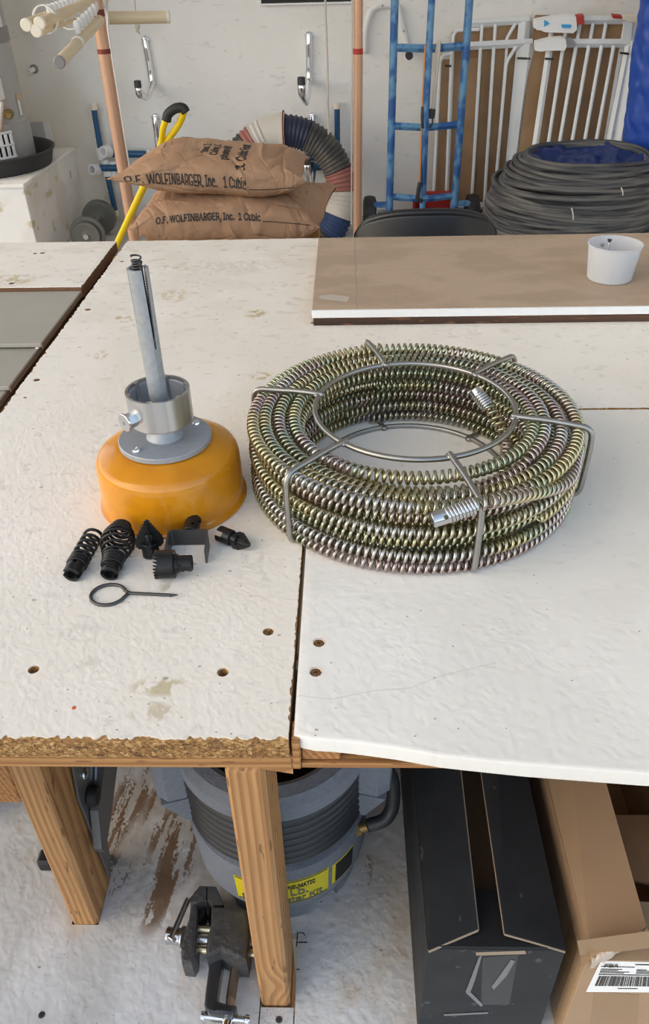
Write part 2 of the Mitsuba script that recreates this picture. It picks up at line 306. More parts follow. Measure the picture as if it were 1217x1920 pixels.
bs('m_iron', lambda p, n, uv: mix((0.045, 0.046, 0.050), (0.10, 0.097, 0.094), fbm(p.x * 140, p.y * 140, p.z * 140, 3)), 0.42, 0.25, specular=0.6, bump=lambda p, n, uv: fbm(p.x * 260, p.y * 260, p.z * 260, 2), bs_scale=0.0012)
# plastics, paper, paint
bs('m_cup', (0.86, 0.87, 0.89), 0.35, spec_trans=0.0, specular=0.5, flatness=0.3)
scene['m_cup'] = {'type': 'principledthin', 'base_color': {'type': 'rgb', 'value': [.80, .81, .83]}, 'roughness': 0.35, 'diff_trans': 1.0, 'spec_trans': 0.08}
bs('m_kraft', lambda p, n, uv: mix((0.42, 0.255, 0.155), (0.36, 0.21, 0.125), fbm(p.x * 9, p.y * 9, p.z * 9, 3)), 0.6, specular=0.3)
bs('m_ink', (0.030, 0.026, 0.024), 0.7)
bs('m_card', lambda p, n, uv: mix((0.345, 0.215, 0.115), (0.30, 0.18, 0.095), smoothstep(.4, .6, fbm(p.x * 5, p.y * 5, p.z * 5, 3))) * (0.97 + .06 * noise(p.x * 240, p.z * 3)), 0.75)
bs('m_box', lambda p, n, uv: mix((0.36, 0.24, 0.145), (0.31, 0.20, 0.115), fbm(p.x * 12, p.y * 12, p.z * 12, 3)), 0.65)
bs('m_tape', (0.28, 0.175, 0.09), 0.30, clearcoat=0.3)
bs('m_clear_tape', (0.52, 0.42, 0.32), 0.12, clearcoat=0.8)
bs('m_blackcard', lambda p, n, uv: mix(mix((0.017, 0.019, 0.021), (0.030, 0.032, 0.034), fbm(p.x * 30, p.y * 30, p.z * 30, 3)), (0.12, 0.13, 0.13), .4 * smoothstep(.76, .82, fbm(p.x * 90, p.y * 40, p.z * 60, 3))), 0.5, specular=0.2)
bs('m_cardedge', (0.30, 0.23, 0.16), 0.8)
bs('m_paper', (0.80, 0.79, 0.77), 0.6)
bs('m_yellow', (0.80, 0.56, 0.005), 0.35, specular=0.5)
bs('m_label_yellow', (0.62, 0.52, 0.015), 0.5)
bs('m_grip', (0.018, 0.018, 0.017), 0.6)
bs('m_pole', lambda p, n, uv: mix((0.66, 0.40, 0.265), (0.56, 0.32, 0.205), fbm(p.x * 30, p.y * 30, p.z * 4, 3)), 0.30, 0.35, specular=0.6)
bs('m_red', (0.42, 0.03, 0.02), 0.5)
bs('m_cord', (0.60, 0.55, 0.48), 0.8)
bs('m_pvc', lambda p, n, uv: mix((0.72, 0.61, 0.42), (0.66, 0.54, 0.36), fbm(p.x * 12, p.y * 12, p.z * 12, 2)), 0.4)
bs('m_white', (0.80, 0.80, 0.79), 0.4)
bs('m_gate', lambda p, n, uv: mix((0.80, 0.83, 0.85), (0.72, 0.75, 0.77), fbm(p.x * 20, p.y * 20, p.z * 8, 2)), 0.35, specular=0.5)
bs('m_bluepipe', (0.018, 0.085, 0.19), 0.4)
bs('m_truck', lambda p, n, uv: mix((0.028, 0.115, 0.34), (0.13, 0.30, 0.50), smoothstep(.42, .62, fbm(p.x * 22, p.y * 22, p.z * 13, 4))), 0.45)
bs('m_tarp', lambda p, n, uv: mix((0.012, 0.055, 0.33), (0.02, 0.08, 0.42), fbm(p.x * 9, p.y * 9, p.z * 9, 3)), 0.40, specular=0.5)
bs('m_tubing', lambda p, n, uv: mix((0.052, 0.055, 0.062), (0.135, 0.130, 0.125), smoothstep(.35, .7, fbm(p.x * 7, p.y * 7, p.z * 60, 3))), 0.5, specular=0.5)
bs('m_chair', (0.014, 0.015, 0.017), 0.38, specular=0.5)
bs('m_hose_black', (0.030, 0.031, 0.034), 0.45)
bs('m_tank', (0.42, 0.42, 0.41), 0.35, 0.2)
bs('m_tankband', (0.25, 0.24, 0.245), 0.4)
bs('m_pan', (0.035, 0.036, 0.038), 0.5)
bs('m_dark', (0.010, 0.010, 0.011), 0.6)
bs('m_greypanel', lambda p, n, uv: mix((0.40, 0.375, 0.32), (0.345, 0.32, 0.27), fbm(p.x * 8, p.y * 8, 1.0, 3)), 0.5)
bs('m_blaster', lambda p, n, uv: mix((0.150, 0.165, 0.192), (0.20, 0.215, 0.242), fbm(p.x * 300, p.y * 300, p.z * 300, 2)), 0.6, specular=0.25, bump=lambda p, n, uv: fbm(p.x * 500, p.y * 500, p.z * 500, 2), bs_scale=0.0008)
bs('m_rubber', (0.020, 0.020, 0.021), 0.5)
bs('m_orange_cord', (0.62, 0.26, 0.07), 0.6)
bs('m_blueprint', (0.04, 0.34, 0.66), 0.4)
bs('m_sky_text', (0.75, 0.85, 0.92), 0.5)
bs('m_duct_red', (0.33, 0.13, 0.11), 0.55)
bs('m_duct_white', (0.60, 0.57, 0.52), 0.55)
bs('m_duct_blue', (0.025, 0.055, 0.15), 0.5)
bs('m_weights', (0.17, 0.17, 0.15), 0.4, 0.4)
bs('m_screw', (0.34, 0.20, 0.10), 0.35, 0.8)
bs('m_sidecore', lambda p, n, uv: mix((0.20, 0.105, 0.052), (0.10, 0.05, 0.026), fbm(p.x * 40, p.y * 14, p.z * 90, 3)), 0.8)
bs('m_greyedge', (0.22, 0.165, 0.12), 0.7)
bs('m_scrap', (0.48, 0.42, 0.35), 0.3)
bs('m_tube', lambda p, n, uv: mix((0.50, 0.52, 0.53), (0.36, 0.38, 0.40), fbm(p.x * 320, p.y * 320, p.z * 220, 3)), 0.42, 0.5)
bs('m_darktape', (0.20, 0.035, 0.02), 0.5)
bs('m_cream', (0.80, 0.74, 0.62), 0.5)
bs('m_ductblack', lambda p, n, uv: mix((0.045, 0.046, 0.048), (0.10, 0.09, 0.08), smoothstep(.4, .7, fbm(p.x * 14, p.y * 14, p.z * 14, 3))), 0.5)
bs('m_duct_blue2', (0.020, 0.028, 0.060), 0.5)
bs('m_tarp_dark', (0.010, 0.028, 0.13), 0.38, specular=0.5)
bs('m_warn', (0.62, 0.40, 0.16), 0.5)
bs('m_brassdark', (0.30, 0.20, 0.07), 0.45, 0.7)
bs('m_leaf', (0.50, 0.50, 0.48), 0.6)
bs('m_labelink', (0.16, 0.15, 0.10), 0.6)
bs('m_iron_gloss', (0.06, 0.062, 0.067), 0.18, 0.5, specular=0.7)
bs('m_screwsteel', (0.40, 0.34, 0.29), 0.35, 0.9)
bs('m_blacktape', (0.024, 0.026, 0.028), 0.3, clearcoat=0.15)
bs('m_tapegrey', (0.16, 0.165, 0.165), 0.3)
bs('m_shine', (0.75, 0.72, 0.70), 0.1, specular=0.8)
bs('m_stepmetal', (0.16, 0.165, 0.165), 0.4, 0.5)
# ---------------------------------------------------------------- the room
struct('floor', cbox((-2.6, -1.2, -.1), (2.9, 4.8, 0), .001), 'm_concrete')
struct('wall_back', cbox((-2.6, 4.70, 0), (2.9, 4.82, 2.7), .001), 'm_wall')
struct('wall_left', cbox((-2.7, SIDE, 0), (-2.6, 4.82, 2.7), .001), 'm_plain_wall')
struct('wall_right', cbox((2.9, DOOR, 0), (3.0, 4.82, 2.7), .001), 'm_plain_wall')
struct('ceiling', cbox((-2.7, DOOR, 2.6), (3.0, 4.82, 2.7), .001), 'm_plain_wall')

def rprism(poly, z0, z1, c):
    """A plate with rounded top and bottom rims; poly counter-clockwise."""
    p = np.asarray(sg.polygon.orient(sg.Polygon(poly)).exterior.coords)[:-1]
    a, b = p - np.roll(p, 1, 0), np.roll(p, -1, 0) - p
    na, nb = (np.stack([v[:, 1], -v[:, 0]], 1) / np.linalg.norm(v, axis=1, keepdims=True) for v in (a, b))
    n = na + nb; n /= np.maximum(np.sum(n * na, axis=1, keepdims=True), .35)
    rings = [(c, z0), (c * .3, z0 + c * .3), (0, z0 + c), (0, z1 - c), (c * .3, z1 - c * .3), (c, z1)]
    v = np.vstack([np.column_stack([p - n * o, np.full(len(p), z)]) for o, z in rings]); N = len(p)
    i = np.arange(N); j = (i + 1) % N; f = []
    for k in range(len(rings) - 1):
        f += [np.stack([k * N + i, k * N + j, (k + 1) * N + j], 1), np.stack([k * N + i, (k + 1) * N + j, (k + 1) * N + i], 1)]
    import mapbox_earcut
    _, cap = trimesh.creation.triangulate_polygon(sg.Polygon(p - n * c), engine='earcut')
    pv, cap = trimesh.creation.triangulate_polygon(sg.Polygon(p - n * c), engine='earcut')
    from scipy.spatial import cKDTree
    m = cKDTree(p - n * c).query(pv)[1]; cap = m[cap]
    if np.cross(*(np.diff(p[cap[0]], axis=0))) < 0: cap = cap[:, ::-1]
    f += [cap + (len(rings) - 1) * N, cap[:, ::-1]]
    return trimesh.Trimesh(v, np.vstack(f), process=False)
def jag(a, b, step, amp, seed, inward):
    """Points from a to b whose middle wanders inward like a chipped edge."""
    a, b = np.asarray(a, float), np.asarray(b, float); n = max(2, int(np.linalg.norm(b - a) / step)); t = np.linspace(0, 1, n + 1)[:-1]
    p = a + (b - a) * t[:, None]; w = meshkit.fbm(np.column_stack([p * 230, p[:, 0] * 0]), 3, seed)
    return p + np.asarray(inward) * (amp * np.clip((w - .42) * 2.6, 0, 1) * (t > 0))[:, None]
TZ = .76
bench = thing('workbench', 'white topped wooden workbench with chipped particle board edge in the foreground', 'workbench')
XL, XS = -.488, -.0495
core = sg.Polygon([(XL, .402), (XS, .402), (XS, .957), (.95, .957), (.95, 1.744), (XL, 1.744)])
lam = sg.Polygon(np.vstack([jag((XL, .403), (XS, .403), .0015, .0045, 1, (0, 1)), jag((XS, .403), (XS, .957), .003, .0022, 2, (-1, 0)), jag((XS, .957), (.95, .957), .01, .0012, 3, (0, 1)),
                            [(.95, .957)], jag((.95, 1.744), (XL, 1.744), .01, .004, 4, (0, -1)), jag((XL, 1.744), (XL, .403), .004, .0045, 5, (1, 0))])).buffer(0)
holes = [(63, 1255, .0050), (418, 1260, .0050), (503, 1184, .0050), (69, 712, .0055), (47, 745, .003), (165, 580, .0055), (229, 490, .005), (633, 832, .0045), (613, 865, .0045), (587, 605, .004), (688, 637, .003)]
holes = [(at(x, y, Z=TZ), r) for x, y, r in holes]
cut = [cyl((q[0], q[1], .747), (q[0], q[1], .7605), r * .55, 12, r1=r) for q, r in holes]
top = part(bench, 'top_panel', minus(prism(core, .737, .7588), *[cyl((q[0], q[1], .747), (q[0], q[1], .7605), r * .55, 12, r1=r * .97) for q, r in holes]), 'm_chip', False, 'particle board sheet with a chipped raw front edge')
lamp_ = lam.difference(shapely.union_all([sg.Point(q[0], q[1]).buffer(r * (.9 + .2 * rng.random()), 6) for q, r in holes]))
part(top, 'laminate', prism(lamp_, .7586, TZ), 'm_top', False, 'stained white laminate skin')
# loose grains along the raw front edge
g = []
for _ in range(2600):
    x, z = rng.uniform(XL, XS - .002), rng.uniform(.738, .758); s = rng.uniform(.0006, .0012) * np.array([2.0, .9, .7])
    g.append(xf(trimesh.creation.box(s), rot('y', rng.uniform(-40, 40)), rot('z', rng.uniform(-25, 25)), (x, .402 - rng.uniform(-.0003, .0006), z)))
k = part(top, 'chips', cat(g), 'm_chip', False); labels[k] = {'label': 'coarse wood chips on the raw edge', 'kind': 'stuff'}
front = [(-.046, .4085), (-.044, .4055), (-.03, .404), (-.007, .4025), (.036, .396), (.074, .388), (.136, .3805), (.23, .3725), (.40, .362), (.70, .35), (.95, .345)]
front = np.vstack([np.column_stack([x_, np.interp(x_, *np.array(front).T)]) for x_ in [np.linspace(-.046, .95, 60)]])
t2 = np.vstack([front, [(.95, .954), (-.046, .954)]])
t2h = [at(598, 1205, Z=TZ), at(592, 1260, Z=TZ)]
right = part(bench, 'top_panel', minus(rprism(t2, .7415, TZ, .0035), *[cyl((q[0], q[1], .752), (q[0], q[1], .761), .0044, 9, r1=.0054) for q in t2h]), 'm_top_clean', 35, 'cleaner white painted sheet with a rounded bowed front edge')
for q in t2h:
    head = minus(lathe([(0, 0), (.0020, 0), (.0040, .003), (.0040, .0038), (0, .0042)], 20), cbox((-.0026, -.0005, .0025), (.0026, .0005, .006), .0001), cbox((-.0005, -.0026, .0025), (.0005, .0026, .006), .0001))
    part(bench, 'screw', xf(head, rot('z', 20), (q[0], q[1], .7555)), 'm_screw', False, 'bronze countersunk cross head screw')
    part(bench, 'screw_hole_rim', xf(lathe([(.0041, 0), (.0056 , .0042), (.0059, .0043), (.0044, 0)], 9, closed=True), (q[0], q[1], .756)), 'm_chip', False)
part(bench, 'apron', cbox((-.505, .4035, .7205), (-.0475, .441, .737), .0015), 'm_rail', False, 'front rail of the bench')
part(bench, 'apron', cbox((-.0475, .4035, .7195), (-.0405, .425, .757), .001), 'm_rail', False)
part(bench, 'splinter', hull([(-.075, .4025, .7215), (-.0475, .4020, .7155), (-.0475, .406, .7225), (-.075, .405, .7225)]), 'm_rail', False)
part(bench, 'rail', cbox((-.0405, .405, .7195), (.93, .56, .7255), .0008), 'm_rail', False, 'plywood rail under the right sheet')
part(bench, 'rail', cbox((-.0405, .60, .63), (.93, .638, .7370), .002), 'm_rail', False)
part(bench, 'block', cbox((-.0400, .4085, .7262), (-.0075, .56, .7412), .001), 'm_block', False, 'short filler block with end grain showing')
part(bench, 'leg', xf(cbox((-.106, .402, 0), (-.0715, .472, .7205), .004)), 'm_leg', 20, 'thick front post through the lower shelf')
part(bench, 'leg', minus(cbox((-.3575, .493, 0), (-.3235, .560, .737), .004), hull([at(x, y, X=-.3235) + np.array([dx, 0, 0]) for x, y in ((90, 1425), (101, 1425), (104, 1494), (98, 1470)) for dx in (-.029, .004)])), 'm_leg', 20, 'split post farther left')
part(bench, 'cross_rail', cbox((-.505, .497, .526), (-.3580, .535, .640), .003), 'm_block', 20, 'cross rail butting against the left post')
for x, y in ((-.44, 1.66), (.86, .46), (.86, 1.66)):
    part(bench, 'leg', cbox((x - .018, y - .04, 0), (x + .018, y + .04, .737), .003), 'm_leg', 20)
part(bench, 'rail', cbox((-.47, 1.70, .65), (.93, 1.738, .737), .002), 'm_rail', False)
part(bench, 'back_panel', cbox((-.47, 1.7385, .05), (.93, 1.7435, .7365), .001), 'm_sidecore', False)
shelf = minus(cbox((-.56, .20, .250), (.93, 1.62, .27), .001), cbox((-.1075, .19, .24), (-.0655, .487, .28), .0001), cbox((-.3580, .4925, .24), (-.3230, .5605, .28), .0001), cbox((-.459, 1.619, .2), (-.421, 1.63, .3), .0001))
part(bench, 'lower_shelf', shelf, 'm_shelf', False, 'white painted lower shelf streaked with brown')
part(bench, 'filler_strip', cbox((-.1062, .20, .250), (-.0668, .400, .2694), .0006), 'm_shelf', False, 'strip filling the slot in front of the post')
for (a, b) in (((-.060, .462), (-.052, .470)), ((-.0655, .462), (-.052, .458)), ((-.0655, .425), (-.057, .423))):
    pass
saw = [at(x, y, Z=.2702) for x, y in ((557, 1752), (560, 1748), (570, 1749), (573, 1753))]
part(bench, 'saw_mark', cat(tube([at(x, y, Z=.2702) for x, y in ((556, 1775), (558, 1750), (568, 1749), (572, 1754))], .0006, 5), tube([at(556, 1767, Z=.2702), at(576, 1767, Z=.2702)], .0006, 5), tube([at(555, 1818, Z=.2702), at(562, 1817, Z=.2702)], .0006, 5)), 'm_dark', False)
for x, y in ((78, 1903), (523, 1912)):
    q = at(x, y, Z=.2703)
    part(bench, 'screw', xf(minus(lathe([(0, -.001), (.0036, -.001), (.0040, 0), (.0034, .0007), (0, .001)], 16), cbox((-.0024, -.0005, .0001), (.0024, .0005, .003), .0001), cbox((-.0005, -.0024, .0001), (.0005, .0024, .003), .0001)), q), 'm_dark_steel', False)

# ---------------------------------------------------------------- the neighbouring bench at the left
sb = thing('side_bench', 'lower left bench with a white rear sheet beside the gap', 'bench')
XR = -.511
cr = prism(np.vstack([jag((-1.3, 1.462), (XR, 1.459), .02, .001, 21, (0, 1)), jag((XR, 1.459), (XR, 1.744), .006, .003, 22, (-1, 0)), [(XR, 1.744), (-1.3, 1.744)]]), .7588, TZ)
sh = [(at(80, 474, Z=TZ), .006), (at(66, 475, Z=TZ), .005), (at(22, 531, Z=TZ), .006)]
wp = part(sb, 'top_panel', minus(cbox((-1.3, 1.460, .737), (XR - .001, 1.744, .7588), .0005), *[cyl((q[0], q[1], .747), (q[0], q[1], .7605), .004, 12, r1=r * .97) for q, r in sh]), 'm_sidecore', False, 'white faced rear sheet')
part(wp, 'laminate', minus(cr, *[cyl((q[0], q[1], .747), (q[0], q[1], .7655), r, 12) for q, r in sh]), 'm_top', False)
part(sb, 'rail', cbox((-1.3, .10, .62), (XR - .004, .14, .715), .002), 'm_sidecore', False)
part(sb, 'side_rail', cbox((-.548, .14, .640), (XR - .002, 1.74, .7225), .002), 'm_sidecore', False, 'dark brown rail along the gap')
part(sb, 'side_panel', cbox((-.566, .62, .02), (-.5605, 1.62, .6395), .001), 'm_sidecore', False)
for x in (-1.25, -.60):
    for y in (.20, 1.68):
        part(sb, 'leg', cbox((x - .03, y - .03, 0), (x + .03, y + .03, .640), .003), 'm_leg', 20)
part(sb, 'rail', cbox((-1.28, 1.66, .640), (-.548, 1.72, .737), .002), 'm_sidecore', False)
for nm, (y0, y1, z, xr, lab) in {'a': (1.212, 1.4585, .752, -.513, 'topmost grey panel of the stepped panels on the left bench'), 'b': (1.075, 1.34, .7415, -.5215, 'middle grey panel stepping down below the topmost one on the left bench'), 'c': (.60, 1.22, .7335, -.5285, 'lowest grey panel at the left edge of the benches')}.items():
    k = thing('grey_panel', lab, 'panel', None)
    part(k, 'face', cbox((-1.25, y0, z - .0072), (xr, y1, z), .0012), 'm_greypanel', False)
    if nm == 'a': part(k, 'tab', cbox((xr - .012, y0 + .001, z - .0105), (xr - .006, y0 + .012, z - .0072), .0005), 'm_white', False)
    part(k, 'edge_strip', cbox((xr, y0, z - .0095), (xr + .0018, y1, z - .0004), .0004), 'm_greyedge', False, 'brown edge strip')
# ---------------------------------------------------------------- the cable reel
CX, CY, RO, RI, ZB, ZT = .076, .793, .196, .1135, TZ + .003, TZ + .0925
cage = thing('reel_cage', 'round grey steel wire cage holding the coiled drain cables', 'cage')
part(cage, 'inner_ring', ring((CX, CY, ZT), RI, .0031, 96, 12), 'm_cage', True, 'upper ring')
part(cage, 'inner_ring', ring((CX, CY, ZB), RI, .0031, 96, 12), 'm_cage', True, 'lower ring')
for i in range(6):
    a = math.radians(-15.0 + 60 * i); d = np.array([math.cos(a), math.sin(a), 0]); o = np.array([CX, CY, 0])
    P = lambda r, z: o + d * r + np.array([0, 0, z])
    part(cage, 'spoke', tube(arcs([P(RI - .004, ZT + .0022), P(RI + .03, ZT + .0026), P(RO, ZT - .001), P(RO + .001, ZT - .03), P(RO - .001, ZB), P(RI - .004, ZB)], .013, 6), .0033, 12), 'm_cage', True)
    for z in (ZT + .001, ZB): part(cage, 'weld', xf(trimesh.creation.icosphere(2, .0044), np.diag([1.5, 1.1, .8, 1]), rot('z', math.degrees(a) + 40), P(RI, z)), 'm_cage', True)
WIRE, HR, PITCH_C = .00195, .00565, .0079
def cable_mesh(path, seg=13, sides=7):
    """A coiled wire around a horizontal path of points."""
    p = np.asarray(path, float); L = np.concatenate([[0], np.cumsum(np.linalg.norm(np.diff(p, axis=0), axis=1))])
    n = int(L[-1] / PITCH_C * seg); s = np.linspace(0, L[-1], n); q = np.stack([np.interp(s, L, p[:, k]) for k in range(3)], 1)
    t = np.gradient(q, axis=0); t /= np.linalg.norm(t, axis=1, keepdims=True)
    N = np.cross(t, [0, 0, 1.0]); N /= np.linalg.norm(N, axis=1, keepdims=True); Bn = np.cross(N, t)
    a = s / PITCH_C * 2 * PI
    d = np.cos(a)[:, None] * N + np.sin(a)[:, None] * Bn
    return tube(q + HR * d, WIRE, sides, normals=d)
def sleeve(p0, p1, parent):
    """The tight winding and slotted plug at a cable's end, running from p0 to p1."""
    p0, p1 = np.asarray(p0), np.asarray(p1); L = np.linalg.norm(p1 - p0); M = frame(p0, p1 - p0, (0, 0, 1)) @ rot('y', 90)
    part(parent, 'end_winding', xf(tube(helix(.0069, .0034, L * .68 / .0034, 14), .0018, 7), M), 'm_steel', True, 'tightly wound bright end')
    plug = minus(cyl((0, 0, L * .60), (0, 0, L), .0077, 28, .0006), cbox((-.0022, -.02, L - .006), (.0022, .02, L + .01), .0001), cyl((-.02, 0, L - .012), (.02, 0, L - .012), .0022, 12))
    part(parent, 'coupling', xf(plug, M @ rot('z', 30)), 'm_steel', 25, 'slotted steel coupling')
NAMES = ['lowest spring cable of the reel, resting on the bench', 'second spring cable from the bottom of the reel', 'third spring cable from the bottom of the reel, its end standing up in the hollow', 'fourth spring cable from the bottom of the reel',
         'spring cable just under the top one, its steel coupling poking out in front', 'topmost spring cable of the reel with greenish loops']
for k in range(6):
    r_ = np.random.default_rng(40 + k); nl = [4, 4, 4, 4, 4, 4][k]; a0, a1 = r_.uniform(60, 130), 0
    if k == 5: a0 = 100
    if k == 4: a0 = -80
    if k == 2: a0 = -50
    turns = np.linspace(0, nl * 360, nl * 72 + 1); ph = np.radians(a0 + turns); w = turns / 360
    rad = .1845 - .0168 * np.clip(w - .5, 0, nl - 1)
    rad = rad + .0012 * np.sin(ph * 2 + k) * (w > .9) + .0022 * (meshkit.noise(np.column_stack([w * 6, w * 0 + k * 9, w * 0])) - .5) * np.clip(w - .7, 0, 1)
    z = TZ + .0082 + .01475 * k + .0030 * (meshkit.noise(np.column_stack([ph * .7, w * 0 + k * 5.3, w * 0 + 2])) - .5) * (k > 0) + (.0018 * np.sin(ph * 1.5 + k * 2) * (w > 1) if k > 3 else 0)
    if k == 5: z = z - .0050 * np.clip(w - 1.2, 0, 1) * (w < 2.6) + .001
    pts = np.stack([CX + rad * np.cos(ph), CY + rad * np.sin(ph), z], 1)
    cb = thing('drain_cable', NAMES[k] , 'cable')
    if k == 4:  # its outer end comes out over the front of the coil
        e0, e1 = at(880, 955, Z=.834), at(803, 977, Z=.829)
        e0, e1 = at(892, 948, Y=.5945), at(812, 975, Y=.5850)
        pts = np.vstack([smoothpath([e0, e0 + [.022, .007, .0012], pts[8] + [.004, -.006, .002], pts[12]], 8)[:-1], pts[12:]])
    if k == 2:  # its inner end stands up inside the hollow
        f = pts[-1]; e = at(905, 752, Z=.845)
        q = np.array([.158, .834, .842])
        pts = np.vstack([pts[:-1], smoothpath([pts[-1], at(950, 838, Z=.803), at(945, 812, Z=.817), at(930, 783, Z=.829), at(913, 760, Z=.838)], 10)])
    part(cb, 'winding', cable_mesh(pts), 'm_zinc', True)
    if k == 4: sleeve(e0, e1 + (e1 - e0) * .02, cb)
    if k == 2: sleeve(pts[-2], pts[-2] + unit(pts[-1] - pts[-5]) * .026, cb)

# ---------------------------------------------------------------- the orange drum head
DX, DY = -.2045, .752
hd = thing('drain_machine_head', 'orange metal bell with a grey flange, collar and slotted upright tube', 'drain machine head')
O = np.array([DX, DY, TZ])
part(hd, 'bell', lathe([(.0835, .0), (.0850, .0012), (.0850, .003), (.0826, .0046), (.0812, .0075), (.0815, .034), (.0808, .0515), (.0797, .0580), (.0775, .0622), (.0740, .0650), (.066, .0690), (.057, .0728), (.050, .0746), (.020, .0752), (0, .0752)], 128, O), 'm_orange', 25, 'glossy orange bell with a rolled rim')
fl = part(hd, 'flange', lathe([(0, .0750), (.0500, .0750), (.0515, .0756), (.0515, .0805), (.0505, .0815), (0, .0815)], 96, O), 'm_grey_cast', 30, 'grey flange plate')
for a in (232, 40):
    q = O + np.array([.041 * math.cos(math.radians(a)), .041 * math.sin(math.radians(a)), .0812])
    part(fl, 'screw', xf(minus(lathe([(0, 0), (.0050, 0), (.0050, .001), (.0042, .0027), (.002, .0034), (0, .0035)], 24), cbox((-.003, -.0006, .0020), (.003, .0006, .006), .0001), cbox((-.0006, -.003, .0020), (.0006, .003, .006), .0001)), rot('z', a + 20), q), 'm_chrome', 30, 'bright pan head screw')
part(hd, 'neck', lathe([(0, .0805), (.0205, .0810), (.0205, .0822), (.0175, .0860), (.0150, .092), (.0140, .098), (.0140, .104), (0, .104)], 48, O), 'm_grey_cast', 35, 'flared neck')
col = sg.Point(0, 0).buffer(.0345, 64).difference(sg.Point(0, 0).buffer(.0318, 64))
lugs = [shapely.affinity.rotate(sg.box(.0292, -.0028, .0325, .0028), a, origin=(0, 0)) for a in (25, 85, 150, 205, 265, 325)]
cm = cat(xf(prism(shapely.union_all([col] + lugs), .1035, .1390), O), lathe([(0, .1005), (.030, .1005), (.0340, .1022), (.0345, .1045), (.0320, .1045), (0, .1040)], 64, O))
cl = part(hd, 'collar', cm, 'm_alu', 30, 'bright aluminium collar with inner lugs')
part(cl, 'inner_lining', xf(trimesh.creation.annulus(.0306, .03178, .030, sections=64), O, (0, 0, .1195)), 'm_grey_cast', 30)
bd = unit([-.66, -.75, 0]); b0 = O + np.array([0, 0, .1170]) + bd * .0335
hexm = trimesh.creation.cylinder(.0082, .012, sections=6)
M = frame(b0, bd, (0, 0, 1)) @ rot('y', 90)
bt = part(hd, 'thumb_bolt', xf(hexm, (0, 0, .005), M), 'm_steel', False, 'hexagon clamping bolt')
part(bt, 'head', xf(minus(cyl((0, 0, .0108), (0, 0, .0142), .0102, 40, .0008), cyl((0, 0, .0127), (0, 0, .02), .0020, 16)), M), 'm_steel', 25)
tb = sg.Point(0, 0).buffer(.0097, 32).difference(sg.Point(0, 0).buffer(.0076, 32))
tm = prism(tb, .098, .2700); sl = np.array([math.cos(math.radians(-32)), math.sin(math.radians(-32)), 0])
for a in (-42, -160, 78):
    tm = minus(tm, xf(hexa([(.002, -.0010, .187), (.03, -.0010, .187), (.03, .0010, .187), (.002, .0010, .187)], [(.002, -.0026, .28), (.03, -.0026, .28), (.03, .0026, .28), (.002, .0026, .28)]), rot('z', a)))
v = np.array(tm.vertices); w = np.clip((v[:, 2] - .187) / .083, 0, 1); v[:, :2] *= (1 + .09 * w)[:, None]; tm.vertices = v      # the three prongs spread a little
part(hd, 'guide_tube', xf(tm, O), 'm_tube', 30, 'grey slotted tube')
part(hd, 'spring', xf(tube(helix(.0050, .0026, 31, 16, .196, 0, lambda t: 1 - .15 * t), .00085, 7), O), 'm_dark_steel', True, 'dark spring inside the tube')
part(hd, 'spring_end', xf(tube(np.vstack([helix(.0050, .0046, 2.6, 18, .2705, .3, lambda t: 1 - .05 * t)]), .00085, 8), O), 'm_dark_steel', True)

# ---------------------------------------------------------------- the cutting heads laid out on the bench
def socket(parent, M, r=.0092, L=.024, spin=0):
    """The slotted coupling that each head carries, along local z from 0."""
    m = minus(cyl((0, 0, 0), (0, 0, L), r, 30, .0007), cbox((-.0028, -.03, -.01), (.0028, .03, .0085), .0001), cyl((0, 0, -.01), (0, 0, .0085), r * .62, 20), cyl((-.02, 0, L * .68), (.02, 0, L * .68), .0019, 12), cbox((.0, -.03, .0050), (r * .75, -.001, .0086), .0001))
    return part(parent, 'coupling', xf(m, M @ rot('z', spin)), 'm_black', 25)
def lay(p0, p1, rz0, rz1):
    """Local z from p0 to p1 on the bench, at these heights."""
    p0, p1 = np.array([p0[0], p0[1], TZ + rz0]), np.array([p1[0], p1[1], TZ + rz1])
    return frame(p0, p1 - p0, (0, 0, 1)) @ rot('y', 90), np.linalg.norm(p1 - p0)
t = thing('spring_auger', 'black straight spring auger head lying leftmost of the cutters', 'cutter')
M, L = lay(at(133, 1078, Z=TZ + .0095), at(178, 999, Z=TZ + .0105), .0095, .0105)
socket(t, M, .0091, .018, 100); part(t, 'bore', xf(cyl((0, 0, .0085), (0, 0, .0095), .0058, 16), M), 'm_dark', False)
part(t, 'winding', xf(tube(np.vstack([helix(.0092, .0036, 3, 18, .0150), helix(.0092, .0088, (L - .0258) / .0088, 18, .0150 + 3 * .0036)[1:]]), .0016, 8), M), 'm_black', True, 'open wound spring')
t = thing('bulb_auger', 'black bulb shaped spring auger head second from the left of the cutters', 'cutter')
M, L = lay(at(205, 1077, Z=TZ + .0098), at(229, 985, Z=TZ + .0175), .0098, .0175)
socket(t, M, .0093, .018, 115); part(t, 'bore', xf(cyl((0, 0, .0085), (0, 0, .0095), .0058, 16), M), 'm_dark', False)
tt = np.linspace(0, 1, 500); turns = np.interp(tt, [0, .32, .70, .90, 1], [0, 5, 8.8, 12.0, 13.8]); rr = np.interp(tt, [0, .20, .32, .42, .55, .68, .80, .92, 1], [.0096, .0100, .0112, .0135, .0168, .0168, .0140, .0100, .0085])
zz = np.interp(tt, [0, .32, .70, .90, 1], [.0155, .0345, .0690, .0860, .0945]) * (L / .0945)
part(t, 'winding', xf(tube(np.stack([rr * np.cos(turns * 2 * PI), rr * np.sin(turns * 2 * PI), zz], 1), .0016, 8), M), 'm_black', True, 'bulging wound spring')
t = thing('spade_cutter', 'black four winged saw toothed spade cutter against the orange rim', 'cutter')
